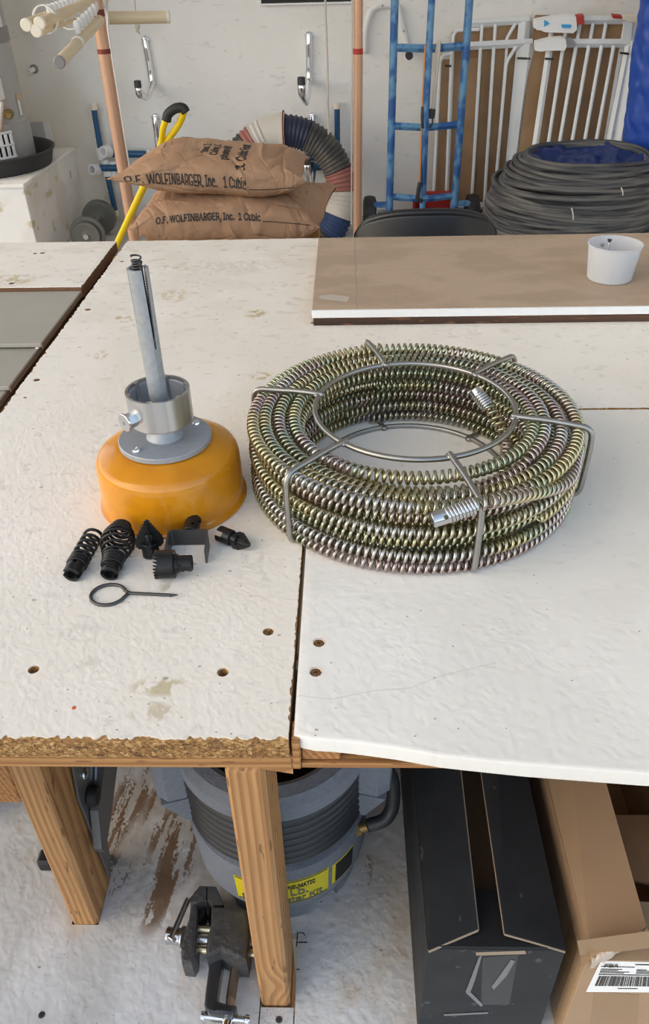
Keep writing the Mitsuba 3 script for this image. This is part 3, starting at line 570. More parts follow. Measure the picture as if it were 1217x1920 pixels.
q = at(284, 1041, Z=TZ); M = frame((q[0], q[1], TZ), (1, 0, 0), (0, 1, -.12))
part(t, 'coupling', xf(minus(cyl((0, 0, 0), (0, 0, .0165), .0090, 30, .0007), cbox((-.0026, -.03, -.01), (.0026, .03, .0065), .0001), cyl((0, 0, -.01), (0, 0, .0065), .0056, 20), cyl((-.02, 0, .0115), (.02, 0, .0115), .0017, 12)), M @ rot('z', 35)), 'm_black', 25)
part(t, 'shank', xf(cyl((0, 0, .012), (0, 0, .026), .0050, 20), M), 'm_black', True)
pts = [(.0, .0130), (.0060, .0095), (.0115, .0100), (.0145, .0140), (.0148, .0190)] + [q for i in range(7) for q in ((.0136 - i * .0018, .0208 + i * .0030), (.0140 - i * .0018, .0234 + i * .0030))] + [(.0, .0435)]
blade = xf(prism(pts, -.0009, .0009), rot('x', 90))
for a in (18, 108, 198, 288): part(t, 'blade', xf(blade, M @ rot('z', a)), 'm_black', False)
t = thing('c_cutter', 'black C shaped scraper bracket behind the toothed cup cutter', 'cutter')
M = frame((-.1705, .6560, TZ + .0003), (1, .02, 0), (0, 1, 0))
band = arcs([(-.0205, -.032, 0), (-.0205, .002, 0), (.0205, .002, 0), (.0215, -.030, 0)], .005, 6)[:, :2]
bp = sg.LineString(band).buffer(.00095, cap_style=2, join_style=1)
bm = prism(bp, 0, .0200); v = np.array(bm.vertices); f_ = np.clip((-v[:, 1] - .010) / .022, 0, 1); v[:, 2] = v[:, 2] * (1 - .22 * f_) + .000; bm.vertices = v
part(t, 'bracket', xf(bm, M), 'm_dark_steel', False, 'bent flat steel bracket')
Ms = frame(np.array([-.1690, .6820, TZ + .0150]), (-.02, -1, -.02), (0, 0, 1)) @ rot('y', 90)
socket(t, Ms, .0088, .024, 70)
t = thing('cup_cutter', 'black round cup cutter with saw teeth in front of the bracket', 'cutter')
M = frame((-.1590, .6085, TZ + .0150), (-1, -.06, 0), (0, 0, 1)) @ rot('y', 90)
socket(t, xf(trimesh.Trimesh(), np.eye(4)) and M if False else M, .0085, .017, 30)
part(t, 'shank', xf(cyl((0, 0, .014), (0, 0, .019), .0100, 24, .0005), M), 'm_black', 25)
cup = cat(xf(trimesh.creation.annulus(.0128, .0146, .0145, sections=60), (0, 0, .0255)), xf(trimesh.creation.annulus(.004, .0146, .0016, sections=60), (0, 0, .0185)))
teeth = cat(*[xf(hexa([(.0128, -.0017, .0325), (.0146, -.0017, .0325), (.0146, .0017, .0325), (.0128, .0017, .0325)], [(.0129, .0010, .0372), (.0149, .0010, .0372), (.0149, .0018, .0372), (.0129, .0018, .0372)]), rot('z', a)) for a in range(0, 360, 15)])
cp = part(t, 'cup', xf(cup, M), 'm_black', 25)
part(cp, 'teeth', xf(teeth, M), 'm_black', False)
t = thing('arrow_cutter', 'black twisted blade cutter lying rightmost of the cutters by the reel', 'cutter')
M = frame((-.1395, .6655, TZ + .0095), (.036, -.020, -.0012), (0, 0, 1)) @ rot('y', 90)
socket(t, M, .0088, .017, 50)
part(t, 'shank', xf(cyl((0, 0, .015), (0, 0, .024), .0058, 20, .0006), M), 'm_black', 30)
def leafm(s):
    q = [(0.0, .015), (.0060, .0165), (.0100, .0215), (.0098, .0275), (.0062, .0335), (.0020, .0400), (-.001, .0405), (-.003, .034), (-.003, .020)]
    m = xf(prism([(x * s, z) for x, z in q][::int(s)] if s > 0 else [(x * s, z) for x, z in q][::-1], -.0012, .0012), rot('x', 90)); v = np.array(m.vertices); a = s * .0 + (v[:, 2] - .015) * 22 * .5
    x, y = v[:, 0].copy(), v[:, 1].copy(); v[:, 0], v[:, 1] = x * np.cos(a) - y * np.sin(a), x * np.sin(a) + y * np.cos(a); m.vertices = v
    return m
part(t, 'blade', xf(leafm(1), M @ rot('z', 20)), 'm_black', False); part(t, 'blade', xf(leafm(-1), M @ rot('z', 60)), 'm_black', False)
a = np.radians(np.linspace(8, 350, 48)); c0 = at(203, 1115, Z=TZ + .0016); q = np.stack([c0[0] + .0172 * np.cos(a), c0[1] + .0152 * np.sin(a), 0 * a + TZ + .0016], 1)
e = at(238, 1112, Z=TZ + .0016); e2 = at(320, 1116, Z=TZ + .0016); e3 = at(333, 1115, Z=TZ + .0012)
kp = thing('ring_pin_key', 'grey steel pin key with a loop handle in front of the cutters', 'key')
loop = np.vstack([[e + [.002, .0005, 0]], q[2:-2], [e + [.001, -.001, 0]]])
part(kp, 'loop', tube(smoothpath(loop, 2), .0018, 10), 'm_dark_steel', True)
part(kp, 'shaft', cat(tube([e, e + (e2 - e) * .5, e2], .0017, 10), tube([e2, e3], np.array([.0015, .0005]), 10)), 'm_dark_steel', 30)

# ---------------------------------------------------------------- the hardboard sheet and the cup
bd = thing('hardboard_shelf', 'brown hardboard sheet with a white front strip lying across the back of the bench', 'board')
bx0, bx1, by0, by1 = -.0595, .93, 1.2525, 1.655
part(bd, 'sheet', cbox((bx0, by0 + .0045, .7735), (bx1, by1, .7868), .0006), 'm_hardboard', False)
part(bd, 'front_strip', cbox((bx0, by0, .7738), (bx1, by0 + .0045, .7868), .0005), 'm_white', False, 'white front strip')
part(bd, 'base_board', cbox((bx0 + .002, by0 + .0015, TZ), (bx1, by1 - .004, .7735), .001), 'm_darkwood', False, 'dark streaked board underneath')
q = [at(x, y, Z=.7868) for x, y in ((598, 555), (622, 552), (656, 557), (651, 566), (618, 562), (600, 560))]
part(bd, 'tape_scrap', prism(np.array(q)[::-1, :2], .7868, .7872), 'm_scrap', False, 'torn pale tape scrap')
cc = np.array([.4685, 1.388, .7868])
cu = thing('plastic_cup', 'translucent white plastic cup on the brown hardboard sheet', 'cup')
pr_ = [(0, .0008), (.0365, .0008), (.0385, .003), (.0450, .0600), (.0468, .0612), (.0468, .0630), (.0446, .0625), (.0375, .0040), (.0360, .0022), (0, .0022)]
m = lathe(pr_, 64); v = np.array(m.vertices); an = np.arctan2(v[:, 1], v[:, 0]); w = np.exp(-((an + 1.75) / .13)**2) * np.clip(1 - abs(v[:, 2] - .022) / .022, 0, 1)
m.vertices = v * np.column_stack([1 - .05 * w, 1 - .05 * w, w * 0 + 1])
part(cu, 'body', xf(m, cc), 'm_cup', 35)
for i, (dx, dy, tx, ty, lab) in enumerate(((-.018, -.004, -.4, .1, 'pale screw leaning left inside the plastic cup'), (-.010, .006, .15, .3, 'upright dark tipped screw inside the plastic cup'), (-.013, -.012, .6, .2, 'rusty screw lying low inside the plastic cup'))):
    L = (.056, .060, .036)[i]; p0 = cc + np.array([dx, dy, .0035]); d = unit([tx * .25, ty * .25, 1 if i < 2 else .35]); k = thing('screw', lab, 'screw')
    part(k, 'shank', xf(tube(helix(.0012, .0012, L / .0012, 8), .0012, 5), frame(p0, d, (1, 0, 0)) @ rot('y', 90)), ('m_steel', 'm_steel', 'm_screw')[i], True)
    part(k, 'head', cyl(p0 + d * (L - .002), p0 + d * (L + .003), .0022, 14, .0003, r1=.0042), ('m_steel', 'm_dark_steel', 'm_screw')[i], 30)
# ---------------------------------------------------------------- along the back wall
WY = 4.70
def plane(x, y, n, d):
    v = ((x - 608.5) * RIGHT - (y - 960) * UP + F_PX * FWD) / F_PX
    n = np.asarray(n, float); return EYE + v * ((d - n @ EYE) / (n @ v))
q0, q1 = at(487, 11, Y=4.685), at(664, 8, Y=4.685)
sg_ = thing('wall_sign', 'black board in a thin white frame at the top of the wall', 'sign')
part(sg_, 'panel', cbox((q0[0] + .008, 4.676, q0[2] + .008), (q1[0] - .008, 4.692, q0[2] + .42), .001), 'm_dark', False)
for lo, hi in (((q0[0], q0[2]), (q1[0], q0[2] + .010)), ((q0[0], q0[2]), (q0[0] + .010, q0[2] + .43)), ((q1[0] - .010, q0[2]), (q1[0], q0[2] + .43)), ((q0[0], q0[2] + .42), (q1[0], q0[2] + .43))):
    part(sg_, 'frame', cbox((lo[0], 4.672, lo[1]), (hi[0], 4.70, hi[1]), .002), 'm_white', False)
# steel hooks
def hook(label, top, bot, tip, full=True):
    a, b = at(*top, Y=4.68), at(*bot, Y=4.68); x = b[0]
    t = at(*tip, X=x) if full else np.array([x, 4.54, b[2]])
    k = thing('wall_hook', label, 'hook', None)
    part(k, 'shank', tube(arcs([a, [(a[0] + x) / 2, 4.68, (a[2] + b[2]) / 2], b, [x, 4.675, b[2] - .045], [x, (t[1] + 4.67) / 2, b[2] - .085], [x, t[1], t[2] - .05], t - [0, 0, .012]], .035, 7), .0170, 14), 'm_chrome', True)
    part(k, 'flat', xf(lathe([(0, 0), (.020, .002), (.022, .006), (.016, .010), (0, .011)], 20), np.diag([1, 1, 1, 1]), rot('x', 90), [a[0], 4.70, a[2] - .01]), 'm_chrome', True)
    part(k, 'slot', cbox([x - .005, 4.660, b[2] + .02], [x + .005, 4.668, a[2] - .10], .002), 'm_white', False)
    part(k, 'cap', cyl(t - [0, 0, .022], t + [0, 0, .012], .0175, 16, .003), 'm_hose_black', 30, 'dark rubber tip')
hook('chrome utility hook on the wall under the end of the left cord', (271, 72), (283, 140), (258, 156))
hook('chrome utility hook on the wall above the corrugated duct', (579, 64), (579, 135), (565, 150))
hook('chrome hook on the wall half hidden behind the yellow shovel grip', (290, 218), (299, 290), (290, 300))
hook('chrome hook on the wall peeping out over the corrugated duct beside the blue pipe', (585, 216), (588, 290), (575, 300))
k = thing('wall_bracket', 'white bent tube bracket on the wall left of the blue hand truck', 'bracket')
path = [at(x, y, Y=4.675) for x, y in ((683, 100), (684, 62), (694, 24), (708, 12), (728, 9), (744, 14), (751, 36), (763, 88))]
x_ = path[-1][0]; path += [np.array([x_, 4.60, path[-1][2] - .03]), np.array([x_, 4.50, path[-1][2] - .02])]
part(k, 'tube', tube(smoothpath(path, 6), .016, 12), 'm_white', True)
part(k, 'cap', cyl(path[-1] + [0, .03, 0], path[-1] - [0, .03, 0], .0185, 18, .003), 'm_hose_black', 30, 'black rubber end')
for x, y in ((717, 11), (757, 58)): 
    p = at(x, y, Y=4.662); part(k, 'screw', cyl(p, p - [0, .006, 0], .006, 12), 'm_cage', 30)
p0 = at(64, 129, Y=4.70)
k = thing('wall_peg', 'small white hose peg sticking out of the wall near the corner', 'peg'); part(k, 'stem', cyl(p0, p0 + [-.01, -.06, -.008], .012, 14), 'm_white', 30); part(k, 'rim', cyl(p0 + [0.002, 0.0, 0], p0 + [0.002, -.012, 0], .022, 16, .003), 'm_cage', 30)
# cords
solo('hanging_cord', 'white knotted cord running down to the left chrome hook', 'cord', cat(tube([at(250, -25, Y=4.55), at(257, 50, Y=4.6), at(262, 64, Y=4.66)], .0035, 6), *[xf(trimesh.creation.icosphere(1, s), at(x, y, Y=4.60)) for x, y, s in ((256, 42, .012), (258, 50, .014), (258, 57, .010))]), 'm_cord')
solo('hanging_cord', 'pale cord hanging beside the right one of the big chrome hooks', 'cord', tube([at(609, -25, Y=4.3), at(614, 120, Y=4.35), at(617, 330, Y=4.4)], .0048, 6), 'm_cord')
solo('hanging_cord', 'thin cord hanging close to the left side of the right copper pole', 'cord', cat(tube([at(660, -25, Y=4.2), at(660, 120, Y=4.2), at(659, 420, Y=4.2)], .0038, 6), cyl(at(661, 106, Y=4.2), at(661, 122, Y=4.2), .008, 10)), 'm_cord')
solo('hanging_cord', 'thin white cord stretched down along the left copper pole', 'cord', tube([at(200, -25, Y=3.95), at(203, 60, Y=3.95), at(247, 345, Y=3.95)], .0048, 6), 'm_white')
# copper coloured poles
def pole(label, px_, Y, r, tapes):
    c = at(*px_, Y=Y); k = thing('copper_pole', label, 'pole')
    part(k, 'shaft', cyl((c[0], c[1], 0), (c[0], c[1], 2.60), r, 24), 'm_pole', 30)
    for (x, y, h, b, nm) in tapes:
        z = at(x, y, Y=Y)[2]; part(k, nm, cyl((c[0], c[1], z - h), (c[0], c[1], z + h), r + .0012, 24), b, 30)
pole('copper coloured pole with red tape standing left of the paper bags', (215, 220), 3.80, .0265, ((190, 24, .012, 'm_darktape', 'dark_tape'), (198, 96, .009, 'm_darktape', 'red_tape')))
pole('copper coloured pole with a red tape band left of the blue hand truck', (671, 220), 3.95, .0205, ((671, 96, .011, 'm_red', 'red_tape'),))
# cream pipe stand at the top left
k = thing('pipe_rack', 'cream plastic pipe bundle with rows of white fittings by the left copper pole', 'pipe rack')
root = at(188, 22, Y=3.72)
def pipe(a, b, r, cap, caplab=None):
    n_ = part(k, 'pipe', cyl(a, b, r, 20), 'm_pvc', 30); d = unit(a - b)
    part(n_, 'cap', cyl(a - d * .012, a + d * .004, r * 1.08, 20, .003), cap, 30)
ends = [at(x, y, Y=3.20) for x, y in ((49, 47), (74, 44), (68, 58))]
rt = [at(x, y, Y=3.95) for x, y in ((183, -4), (197, -6), (190, 8))]
for a, b in zip(ends, rt): pipe(a, b, .0195, 'm_cream')
bA, bB = at(111, 117, Y=3.05), at(187, 38, Y=3.72); pipe(bA, bB, .0190, 'm_tankband')
bC = at(205, 33, Y=3.86); bD = at(317, 32, Y=3.90); pipe(bD, bC, .0225, 'm_cream')
pipe(at(310, 39, Y=3.93), at(205, 41, Y=3.90), .010, 'm_cream')
def fit(p, h, r): part(k, 'fitting', xf(lathe([(0, 0), (r * .75, 0), (r * .75, h * .2), (r, h * .25), (r, h * .8), (r * .7, h), (r * .5, h), (r * .5, h * .7), (0, h * .7)], 14), p), 'm_white', 30)
for i in range(12):
    s = i / 11; p = at(96 + 84 * s, 27 - 27 * s, Y=3.36 + .50 * s); fit(p - [0, 0, .008], .040, .0145 - .003 * s)
for i in range(12):
    s = i / 11; p = at(118 + 76 * s, 33 - 22 * s, Y=3.42 + .42 * s); fit(p - [0, 0, .012], .034, .012 - .002 * s)
for i in range(6):
    s = i / 5; p = at(147 + 32 * s, 62 - 32 * s, Y=3.34 + .30 * s); fit(p, .040, .0135 - .003 * s)
for c, r in ((at(85, 36, Y=3.33), .046), (at(128, 31, Y=3.55), .044)):
    part(k, 'band', xf(trimesh.creation.annulus(r - .004, r, .016, sections=28), trimesh.geometry.align_vectors([0, 0, 1], unit(rt[0] - ends[0])), c), 'm_white', 30)
part(k, 'band', xf(trimesh.creation.annulus(.018, .023, .012, sections=28), trimesh.geometry.align_vectors([0, 0, 1], unit(bB - bA)), bA + (bB - bA) * .42), 'm_white', 30)
# blue pipe frame on the wall
k = thing('blue_pipe_frame', 'blue pipe frame with white fittings on the wall behind the paper bags', 'pipe frame')
def bl(p, q, Y0, Y1, r, b='m_bluepipe', nm='pipe'): part(k, nm, cyl(at(*p, Y=Y0), at(*q, Y=Y1), r, 16), b, 30)
bl((176, 204), (189, 284), 4.66, 4.66, .0150); bl((175, 194), (177, 206), 4.66, 4.66, .0185, 'm_cream', 'cap')
bl((199, 318), (216, 396), 4.66, 4.66, .0150); bl((216, 394), (218, 404), 4.66, 4.66, .0180, 'm_cream', 'cap')
bl((200, 288), (632, 296), 4.63, 4.63, .0185); bl((182, 315), (640, 313), 4.60, 4.60, .0180)
bl((632, 203), (633, 296), 4.66, 4.66, .0150); bl((632, 193), (632, 204), 4.66, 4.66, .0185, 'm_cream', 'cap')
for p, q, r in (((186, 278), (192, 298), .021), ((199, 272), (206, 292), .021), ((196, 300), (206, 330), .020), ((211, 302), (215, 330), .022), ((276, 289), (288, 290), .023), ((622, 296), (640, 296), .023), ((668, 297), (682, 297), .026), ((198, 318), (201, 330), .019)):
    bl(p, q, 4.62, 4.62, r, 'm_white', 'fitting')
for x, y in ((199, 285), (178, 318)):
    p = at(x, y, Y=4.58); part(k, 'fitting', xf(trimesh.creation.annulus(.020, .029, .05, sections=24), rot('x', 78), rot('z', -25), p), 'm_white', 30)
part(k, 'clamp', cyl(at(581, 304, Y=4.58), at(581, 327, Y=4.58), .020, 16), 'm_hose_black', 30)
# yellow shovel
k = thing('shovel', 'yellow shovel with a black D grip leaning behind the paper bags', 'shovel')
s0, s1 = at(222, 452, Y=3.22), at(300, 284, Y=3.12); d = unit(s1 - s0)
foot = s0 - d * ((s0[2] - .25) / d[2])
part(k, 'shaft', tube([foot, s0, s1], .0135, 14), 'm_yellow', True)
gl, gr = at(313, 220, Y=3.07), at(346, 206, Y=3.07)
part(k, 'yoke', cat(tube(smoothpath([s1 - d * .02, at(303, 262, Y=3.10), at(306, 240, Y=3.08), gl], 6), .0115, 12), tube(smoothpath([s1 - d * .02, at(315, 262, Y=3.10), at(336, 232, Y=3.08), gr], 6), .0115, 12)), 'm_yellow', True)
e_ = unit(gr - gl); part(k, 'grip', tube(smoothpath([gl - e_ * .004 - [0, 0, .010], gl + e_ * .006 + [0, 0, .008], (gl + gr) / 2 + [0, 0, .016], gr - e_ * .006 + [0, 0, .008], gr + e_ * .004 - [0, 0, .010]], 6), .0165, 14), 'm_grip', True, 'black D grip')
part(k, 'blade', thick(grid(lambda u, v: foot + np.stack([(u - .5) * .2 * (1 - .6 * v**3), .03 * (2 * u - 1)**2 - .02 * v, .03 - .25 * v], 1), 12, 12), .002), 'm_cage', True)
# paper bags
def bag(label, c, hx, hy, hz, seed, left_tip=0, right_tip=0, sag=0.0):
    k = thing('paper_bag', label, 'bag', None); c = np.asarray(c, float)
    rc = np.random.default_rng(seed); creases = [(rc.uniform(-1, 1) * hx, rc.uniform(-.30, .30), rc.uniform(0, PI), rc.uniform(.03, .11), rc.uniform(.005, .012), rc.uniform(-.010, .017)) for _ in range(60)]
    def surf(u, th):
        cs, sn = np.cos(th), np.sin(th)
        e = np.clip(1 - np.abs(u)**5, 0, 1)
        tz = np.maximum(e**.62, .035); ty = .93 + .07 * e
        y = np.sign(cs) * np.abs(cs)**.50 * hy * ty; z = np.sign(sn) * np.abs(sn)**.68 * hz * tz
        x = u * hx + (0.018 * (np.abs(cs)**4) * np.sign(u) * np.abs(u)**6)
        p = np.stack([x, y, z], 1)
        w = meshkit.fbm(np.column_stack([x * 16, y * 9 + z * 5, z * 13 + seed]), 4, seed) - .5
        rid = np.abs(meshkit.fbm(np.column_stack([x * 24 + y * 16, y * 8 - z * 9, z * 6 + seed * 3]), 3, seed + 5) - .5)
        rid2 = np.abs(meshkit.fbm(np.column_stack([x * 10 - z * 16, y * 16, z * 18 + seed * 7]), 3, seed + 9) - .5)
        edge = .35 + 1.1 * np.abs(u)**3
        a = .015 * w - .07 * np.clip(.045 - rid, 0, 1) * edge
        sy = (np.mod(th + PI / 2, 2 * PI) - PI) * hy * .62
        for cx0, cy0, an, ln_, wd, am in creases:
            dx, dy = x - cx0, sy - cy0; al, pe = dx * math.cos(an) + dy * math.sin(an), -dx * math.sin(an) + dy * math.cos(an)
            a = a - am * np.exp(-np.abs(pe) / wd) * np.clip(1.3 - np.abs(al) / ln_ * 1.3, 0, 1) * (np.where(pe > 0, 1.0, .45))
        nrm = np.stack([u * 0, cs, sn], 1); p = p + nrm * a[:, None]
        p[:, 2] += .012 * np.sin(u * 2.1 + seed) + sag * u
        if left_tip: 
            m = np.clip((-u - .62) / .38, 0, 1)**1.6; p[:, 0] -= m * left_tip * np.clip(-cs * .5 + .6, 0, 1); p[:, 2] = p[:, 2] * (1 - .55 * m) + m * .004
        if right_tip:
            m = np.clip((u - .70) / .30, 0, 1)**1.5; p[:, 0] += m * right_tip * np.clip(cs * .6 + .5, 0, 1); p[:, 2] += m * .045 * np.clip(cs, 0, 1)
        return p + c
    def body(a, b):
        uu = np.sign(2 * a - 1) * (1 - (1 - np.abs(2 * a - 1))**1.35); return surf(uu, b * 2 * PI)
    g_ = grid(body, 180, 161); v = np.array(g_.vertices); f = np.array(g_.faces)
    m = trimesh.Trimesh(v, f, process=True); m.merge_vertices(digits_vertex=6)
    part(k, 'sack', m, 'm_kraft', True)
    def write(s, h, u0, th0, along=True, width=None, bold=False):
        t_ = meshkit.text_mesh(s, h, .0004, bold); t_ = t_.subdivide_to_size(.02); q = np.array(t_.vertices)
        if width: q[:, 0] *= width / np.ptp(q[:, 0])
        if along: uu, th = u0 + q[:, 0] / hx, th0 - q[:, 1] / (hz * 1.35)
        else: uu, th = u0 - q[:, 1] / hx, np.arccos(np.clip(-np.sign(th0 - q[:, 0]) * (np.abs(th0 - q[:, 0]) / hy)**2, -1, 1))
        p = surf(uu, th); e = 1e-3
        n_ = np.cross(surf(uu + e, th) - p, surf(uu, th - e) - p); n_ /= np.linalg.norm(n_, axis=1, keepdims=True) + 1e-12
        t_.vertices = p + n_ * (.0012 + q[:, 2:3]); part(k, 'lettering', t_, 'm_ink', False, 'dark printed lettering')
    def line(u0, u1, th, r=.0012):
        u = np.linspace(u0, u1, 30); p = surf(u, u * 0 + th); n_ = np.array([0, math.cos(th), math.sin(th)]); part(k, 'printed_line', tube(p + n_ * .0008, r, 4), 'm_ink', False)
    return k, surf, write, line
kb, sf, wr, ln = bag('brown paper bag on top of the stack, printed on its front and top', (-.420, 2.795, .6865), .275, .190, .064, 3, .055, 0)
wr('O.F. WOLFINBARGER, Inc.', .024, -.90, math.radians(190), True, .255, True); wr('1 Cubic', .024, .10, math.radians(190), True, .072, True); ln(.40, .88, math.radians(190))
wr('1 Cubic Foot', .030, .36, .186, False, .230, True); wr('phone Wi', .024, .15, .150, False, .150, True); wr('Chino, C', .024, .02, .120, False, .130, True); wr('Ster. L', .024, -.10, .095, False, .110, True)
kb2, sf, wr, ln = bag('brown paper bag under the top one, with a crumpled right end', (-.405, 2.80, .5425), .300, .200, .080, 8, 0, .060)
wr('O.F. WOLFINBARGER, Inc.', .024, -.72, math.radians(176), True, .255, True); wr('1 Cubic', .024, .17, math.radians(176), True, .072, True); ln(.44, .92, math.radians(176))
ck = thing('wooden_crate', 'plain wooden crate that carries the stack of paper bags', 'crate')
for i in range(4): part(ck, 'board', cbox((-.70, 2.62, .012 + i * .114), (-.10, 2.64, .108 + i * .112), .002), 'm_rail', False); part(ck, 'board', cbox((-.70, 2.97, .012 + i * .114), (-.10, 2.99, .108 + i * .112), .002), 'm_rail', False)
for x in (-.68, -.12): 
    for y in (2.641, 2.939): part(ck, 'post', cbox((x - .018, y, 0), (x + .018, y + .030, .448), .002), 'm_rail', False)
for i in range(4): part(ck, 'lid_board', cbox((-.70, 2.622 + i * .094, .4485), (-.10, 2.710 + i * .094, .4605), .002), 'm_rail', False)
# corrugated duct
hc = at(535, 366, Y=4.35); HR_, hr = .302, .076
k = thing('corrugated_duct', 'big corrugated duct of black, red, white and blue lengths arching behind the paper bags', 'duct')
def duct(a0, a1, mat, lab, r=1.0):
    n = max(3, int(abs(a1 - a0) / 360 * 2 * PI * HR_ / .0042)); a = np.radians(np.linspace(a0, a1, n)); s = np.arange(n)
    p = np.stack([hc[0] + HR_ * np.cos(a), hc[1] + .06 * np.sin(a) + .02 * np.cos(a), hc[2] + HR_ * np.sin(a)], 1)
    part(k, 'length', tube(p, hr * r * (1 + .055 * np.sin(s * .0042 / .020 * 2 * PI)), 24), mat, True, lab)
for a0, a1, m_, lab in ((-62, -42, 'm_hose_black', 'black length at the floor'), (-42, -22, 'm_duct_blue', 'blue length'), (-22, 2, 'm_duct_white', 'white length'), (2, 21, 'm_duct_red', 'faded red length'), (21, 66, 'm_ductblack', 'black length at the right shoulder'), (66, 88, 'm_duct_blue2', 'dark blue length right of the white joint'),
                         (110, 120, 'm_duct_white', 'narrow white length'), (120, 128, 'm_duct_red', 'narrow faded red length'), (128, 240, 'm_ductblack', 'grey black length at the left')): duct(a0, a1, m_, lab)
a = np.radians(np.linspace(88, 110, 12)); p = np.stack([hc[0] + HR_ * np.cos(a), hc[1] + .06 * np.sin(a), hc[2] + HR_ * np.sin(a)], 1)
part(k, 'joint', tube(p, np.interp(np.arange(12), [0, 1, 3, 11], [.087, .089, .083, .079]), 28), 'm_duct_white', 40, 'smooth white joint')
part(k, 'wire_tie', tube(hc + np.stack([0 * np.linspace(0, 6.3, 40) + HR_ * math.cos(math.radians(89)), .06 + .095 * np.sin(np.linspace(0, 2 * PI, 40)), HR_ * math.sin(math.radians(89)) + .095 * np.cos(np.linspace(0, 2 * PI, 40))], 1), .003, 6), 'm_darktape', True)
# hand truck
k = thing('hand_truck', 'worn blue metal hand truck standing against the wall', 'hand truck')
TY = 4.40; L_, R_, Mx = at(738, 88, Y=TY)[0], at(874, 88, Y=TY)[0], at(803, 88, Y=TY)[0]
for x in (L_, R_): part(k, 'rail', tube(arcs([(x, TY, .10), (x, TY, 1.36), (x + (.05 if x == L_ else -.05), TY - .05, 1.45)], .08), .0190, 14), 'm_truck', True)
part(k, 'middle_rail', tube(smoothpath([(at(792, 395, Y=TY)[0], TY - .01, .10), (at(796, 240, Y=TY)[0], TY - .05, at(796, 240, Y=TY)[2]), (Mx, TY - .05, at(803, 88, Y=TY)[2]), (Mx + .006, TY - .02, 1.38)], 8), .0165, 14), 'm_truck', True)
for y in (88, 235, 368):
    z = at(800, y, Y=TY)[2]; part(k, 'crossbar', tube(smoothpath([(L_ + .012, TY, z), ((L_ + R_) / 2, TY - .028, z - .004), (R_ - .012, TY, z)], 6), .0175, 4, flat=(1, 1)), 'm_truck', False)
part(k, 'axle', cyl((L_ - .06, TY + .06, .087), (R_ + .06, TY + .06, .087), .011, 14), 'm_cage', 30)
for s, x in ((-1, L_), (1, R_)):
    part(k, 'wheel_guard', cbox((x - .02, TY - .005, .125) if s > 0 else (x - .085, TY - .005, .125), (x + .085, TY + .03, .150) if s > 0 else (x + .02, TY + .03, .150), .003), 'm_truck', False)
    w = part(k, 'wheel', xf(lathe([(.030, -.034), (.060, -.036), (.080, -.028), (.086, 0), (.080, .028), (.060, .036), (.030, .034)], 40, closed=True), rot('y', 90), (x + s * .105, TY + .06, .087)), 'm_rubber', 30, 'black tyre')
    part(w, 'hub', xf(cyl((0, 0, -.030), (0, 0, .030), .031, 24, .004), rot('y', 90), (x + s * .105, TY + .06, .087)), 'm_cage', 30)
part(k, 'toe_plate', cbox((L_ - .03, TY - .20, .004), (R_ + .03, TY + .01, .012), .001), 'm_truck', False)
part(k, 'toe_bracket', cbox((L_ - .01, TY - .018, .010), (R_ + .01, TY + .010, .110), .002), 'm_truck', False)
k = thing('bungee_cord', 'orange bungee cord with black hooks hanging on the hand truck', 'cord'); q = [at(x, y, Y=TY - .05) for x, y in ((798, 84), (793, 190), (787, 342))]
part(k, 'cord', tube(smoothpath(q, 6), .0055, 8), 'm_orange_cord', True); part(k, 'hook', tube(arcs([q[-1], q[-1] + [-.006, 0, -.05], q[-1] + [-.012, .0, -.085], q[-1] + [.02, .0, -.095]], .02), .010, 8), 'm_hose_black', True); part(k, 'hook', tube(arcs([at(794, 200, Y=TY - .055), at(793, 222, Y=TY - .055), at(794, 240, Y=TY - .055)], .01), .011, 8), 'm_hose_black', True)
k = thing('bungee_cord', 'beige bungee cord looped over the upper bar of the hand truck', 'cord'); q = [at(x, y, Y=TY - .045) for x, y in ((818, 100), (822, 80), (824, 86), (818, 150), (811, 206))]
part(k, 'cord', tube(smoothpath(q, 6), .0070, 8), 'm_cord', True); part(k, 'hook', cyl(at(811, 204, Y=TY - .045), at(809, 222, Y=TY - .045), .015, 10, .003), 'm_hose_black', 30); part(k, 'hook_wire', tube(arcs([at(811, 220, Y=TY - .045), at(811, 232, Y=TY - .045), at(806, 238, Y=TY - .045)], .008), .004, 6), 'm_hose_black', True)
k = thing('dust_pan', 'red dust pan behind the bottom of the hand truck', 'dust pan'); a, b = at(782, 362, Y=4.52), at(846, 362, Y=4.52)
part(k, 'tray', cbox((a[0], 4.52, .01), (b[0], 4.535, a[2]), .004), 'm_red', False); part(k, 'rim', tube(arcs([(a[0] - .01, 4.50, .06), (a[0] - .012, 4.50, a[2] - .02), (a[0] + .03, 4.512, a[2]), (b[0], 4.512, a[2])], .02), .011, 8), 'm_red', True)
# cardboard and the safety gates leaning on the wall
GN, GD = np.array([0, 1, -.06]), 4.625 - .06 * .95
GNX = np.array([0, 1, -.28]); GDX = 4.59 - .28 * .95
def gp(x, y, off=0.0): return plane(x, y, GN, GD + off)
def gq(x, y, off=0.0): return plane(x, y, GNX, GDX + off)
def down(a, b, z):
    a, b = np.asarray(a), np.asarray(b); t = (a[2] - z) / (a[2] - b[2]); return a + (b - a) * t
def slab(pts, n, t=.006):
    n = unit(n) * t; pts = [np.asarray(p) for p in pts]; N = len(pts); v = np.vstack([pts, [p + n for p in pts]])
    f = [[0, i, i + 1] for i in range(1, N - 1)] + [[N, N + i + 1, N + i] for i in range(1, N - 1)] + sum([[[i, N + i, (i + 1) % N], [(i + 1) % N, N + i, N + (i + 1) % N]] for i in range(N)], [])
    m = trimesh.Trimesh(v, f, process=False); m.fix_normals(); return m
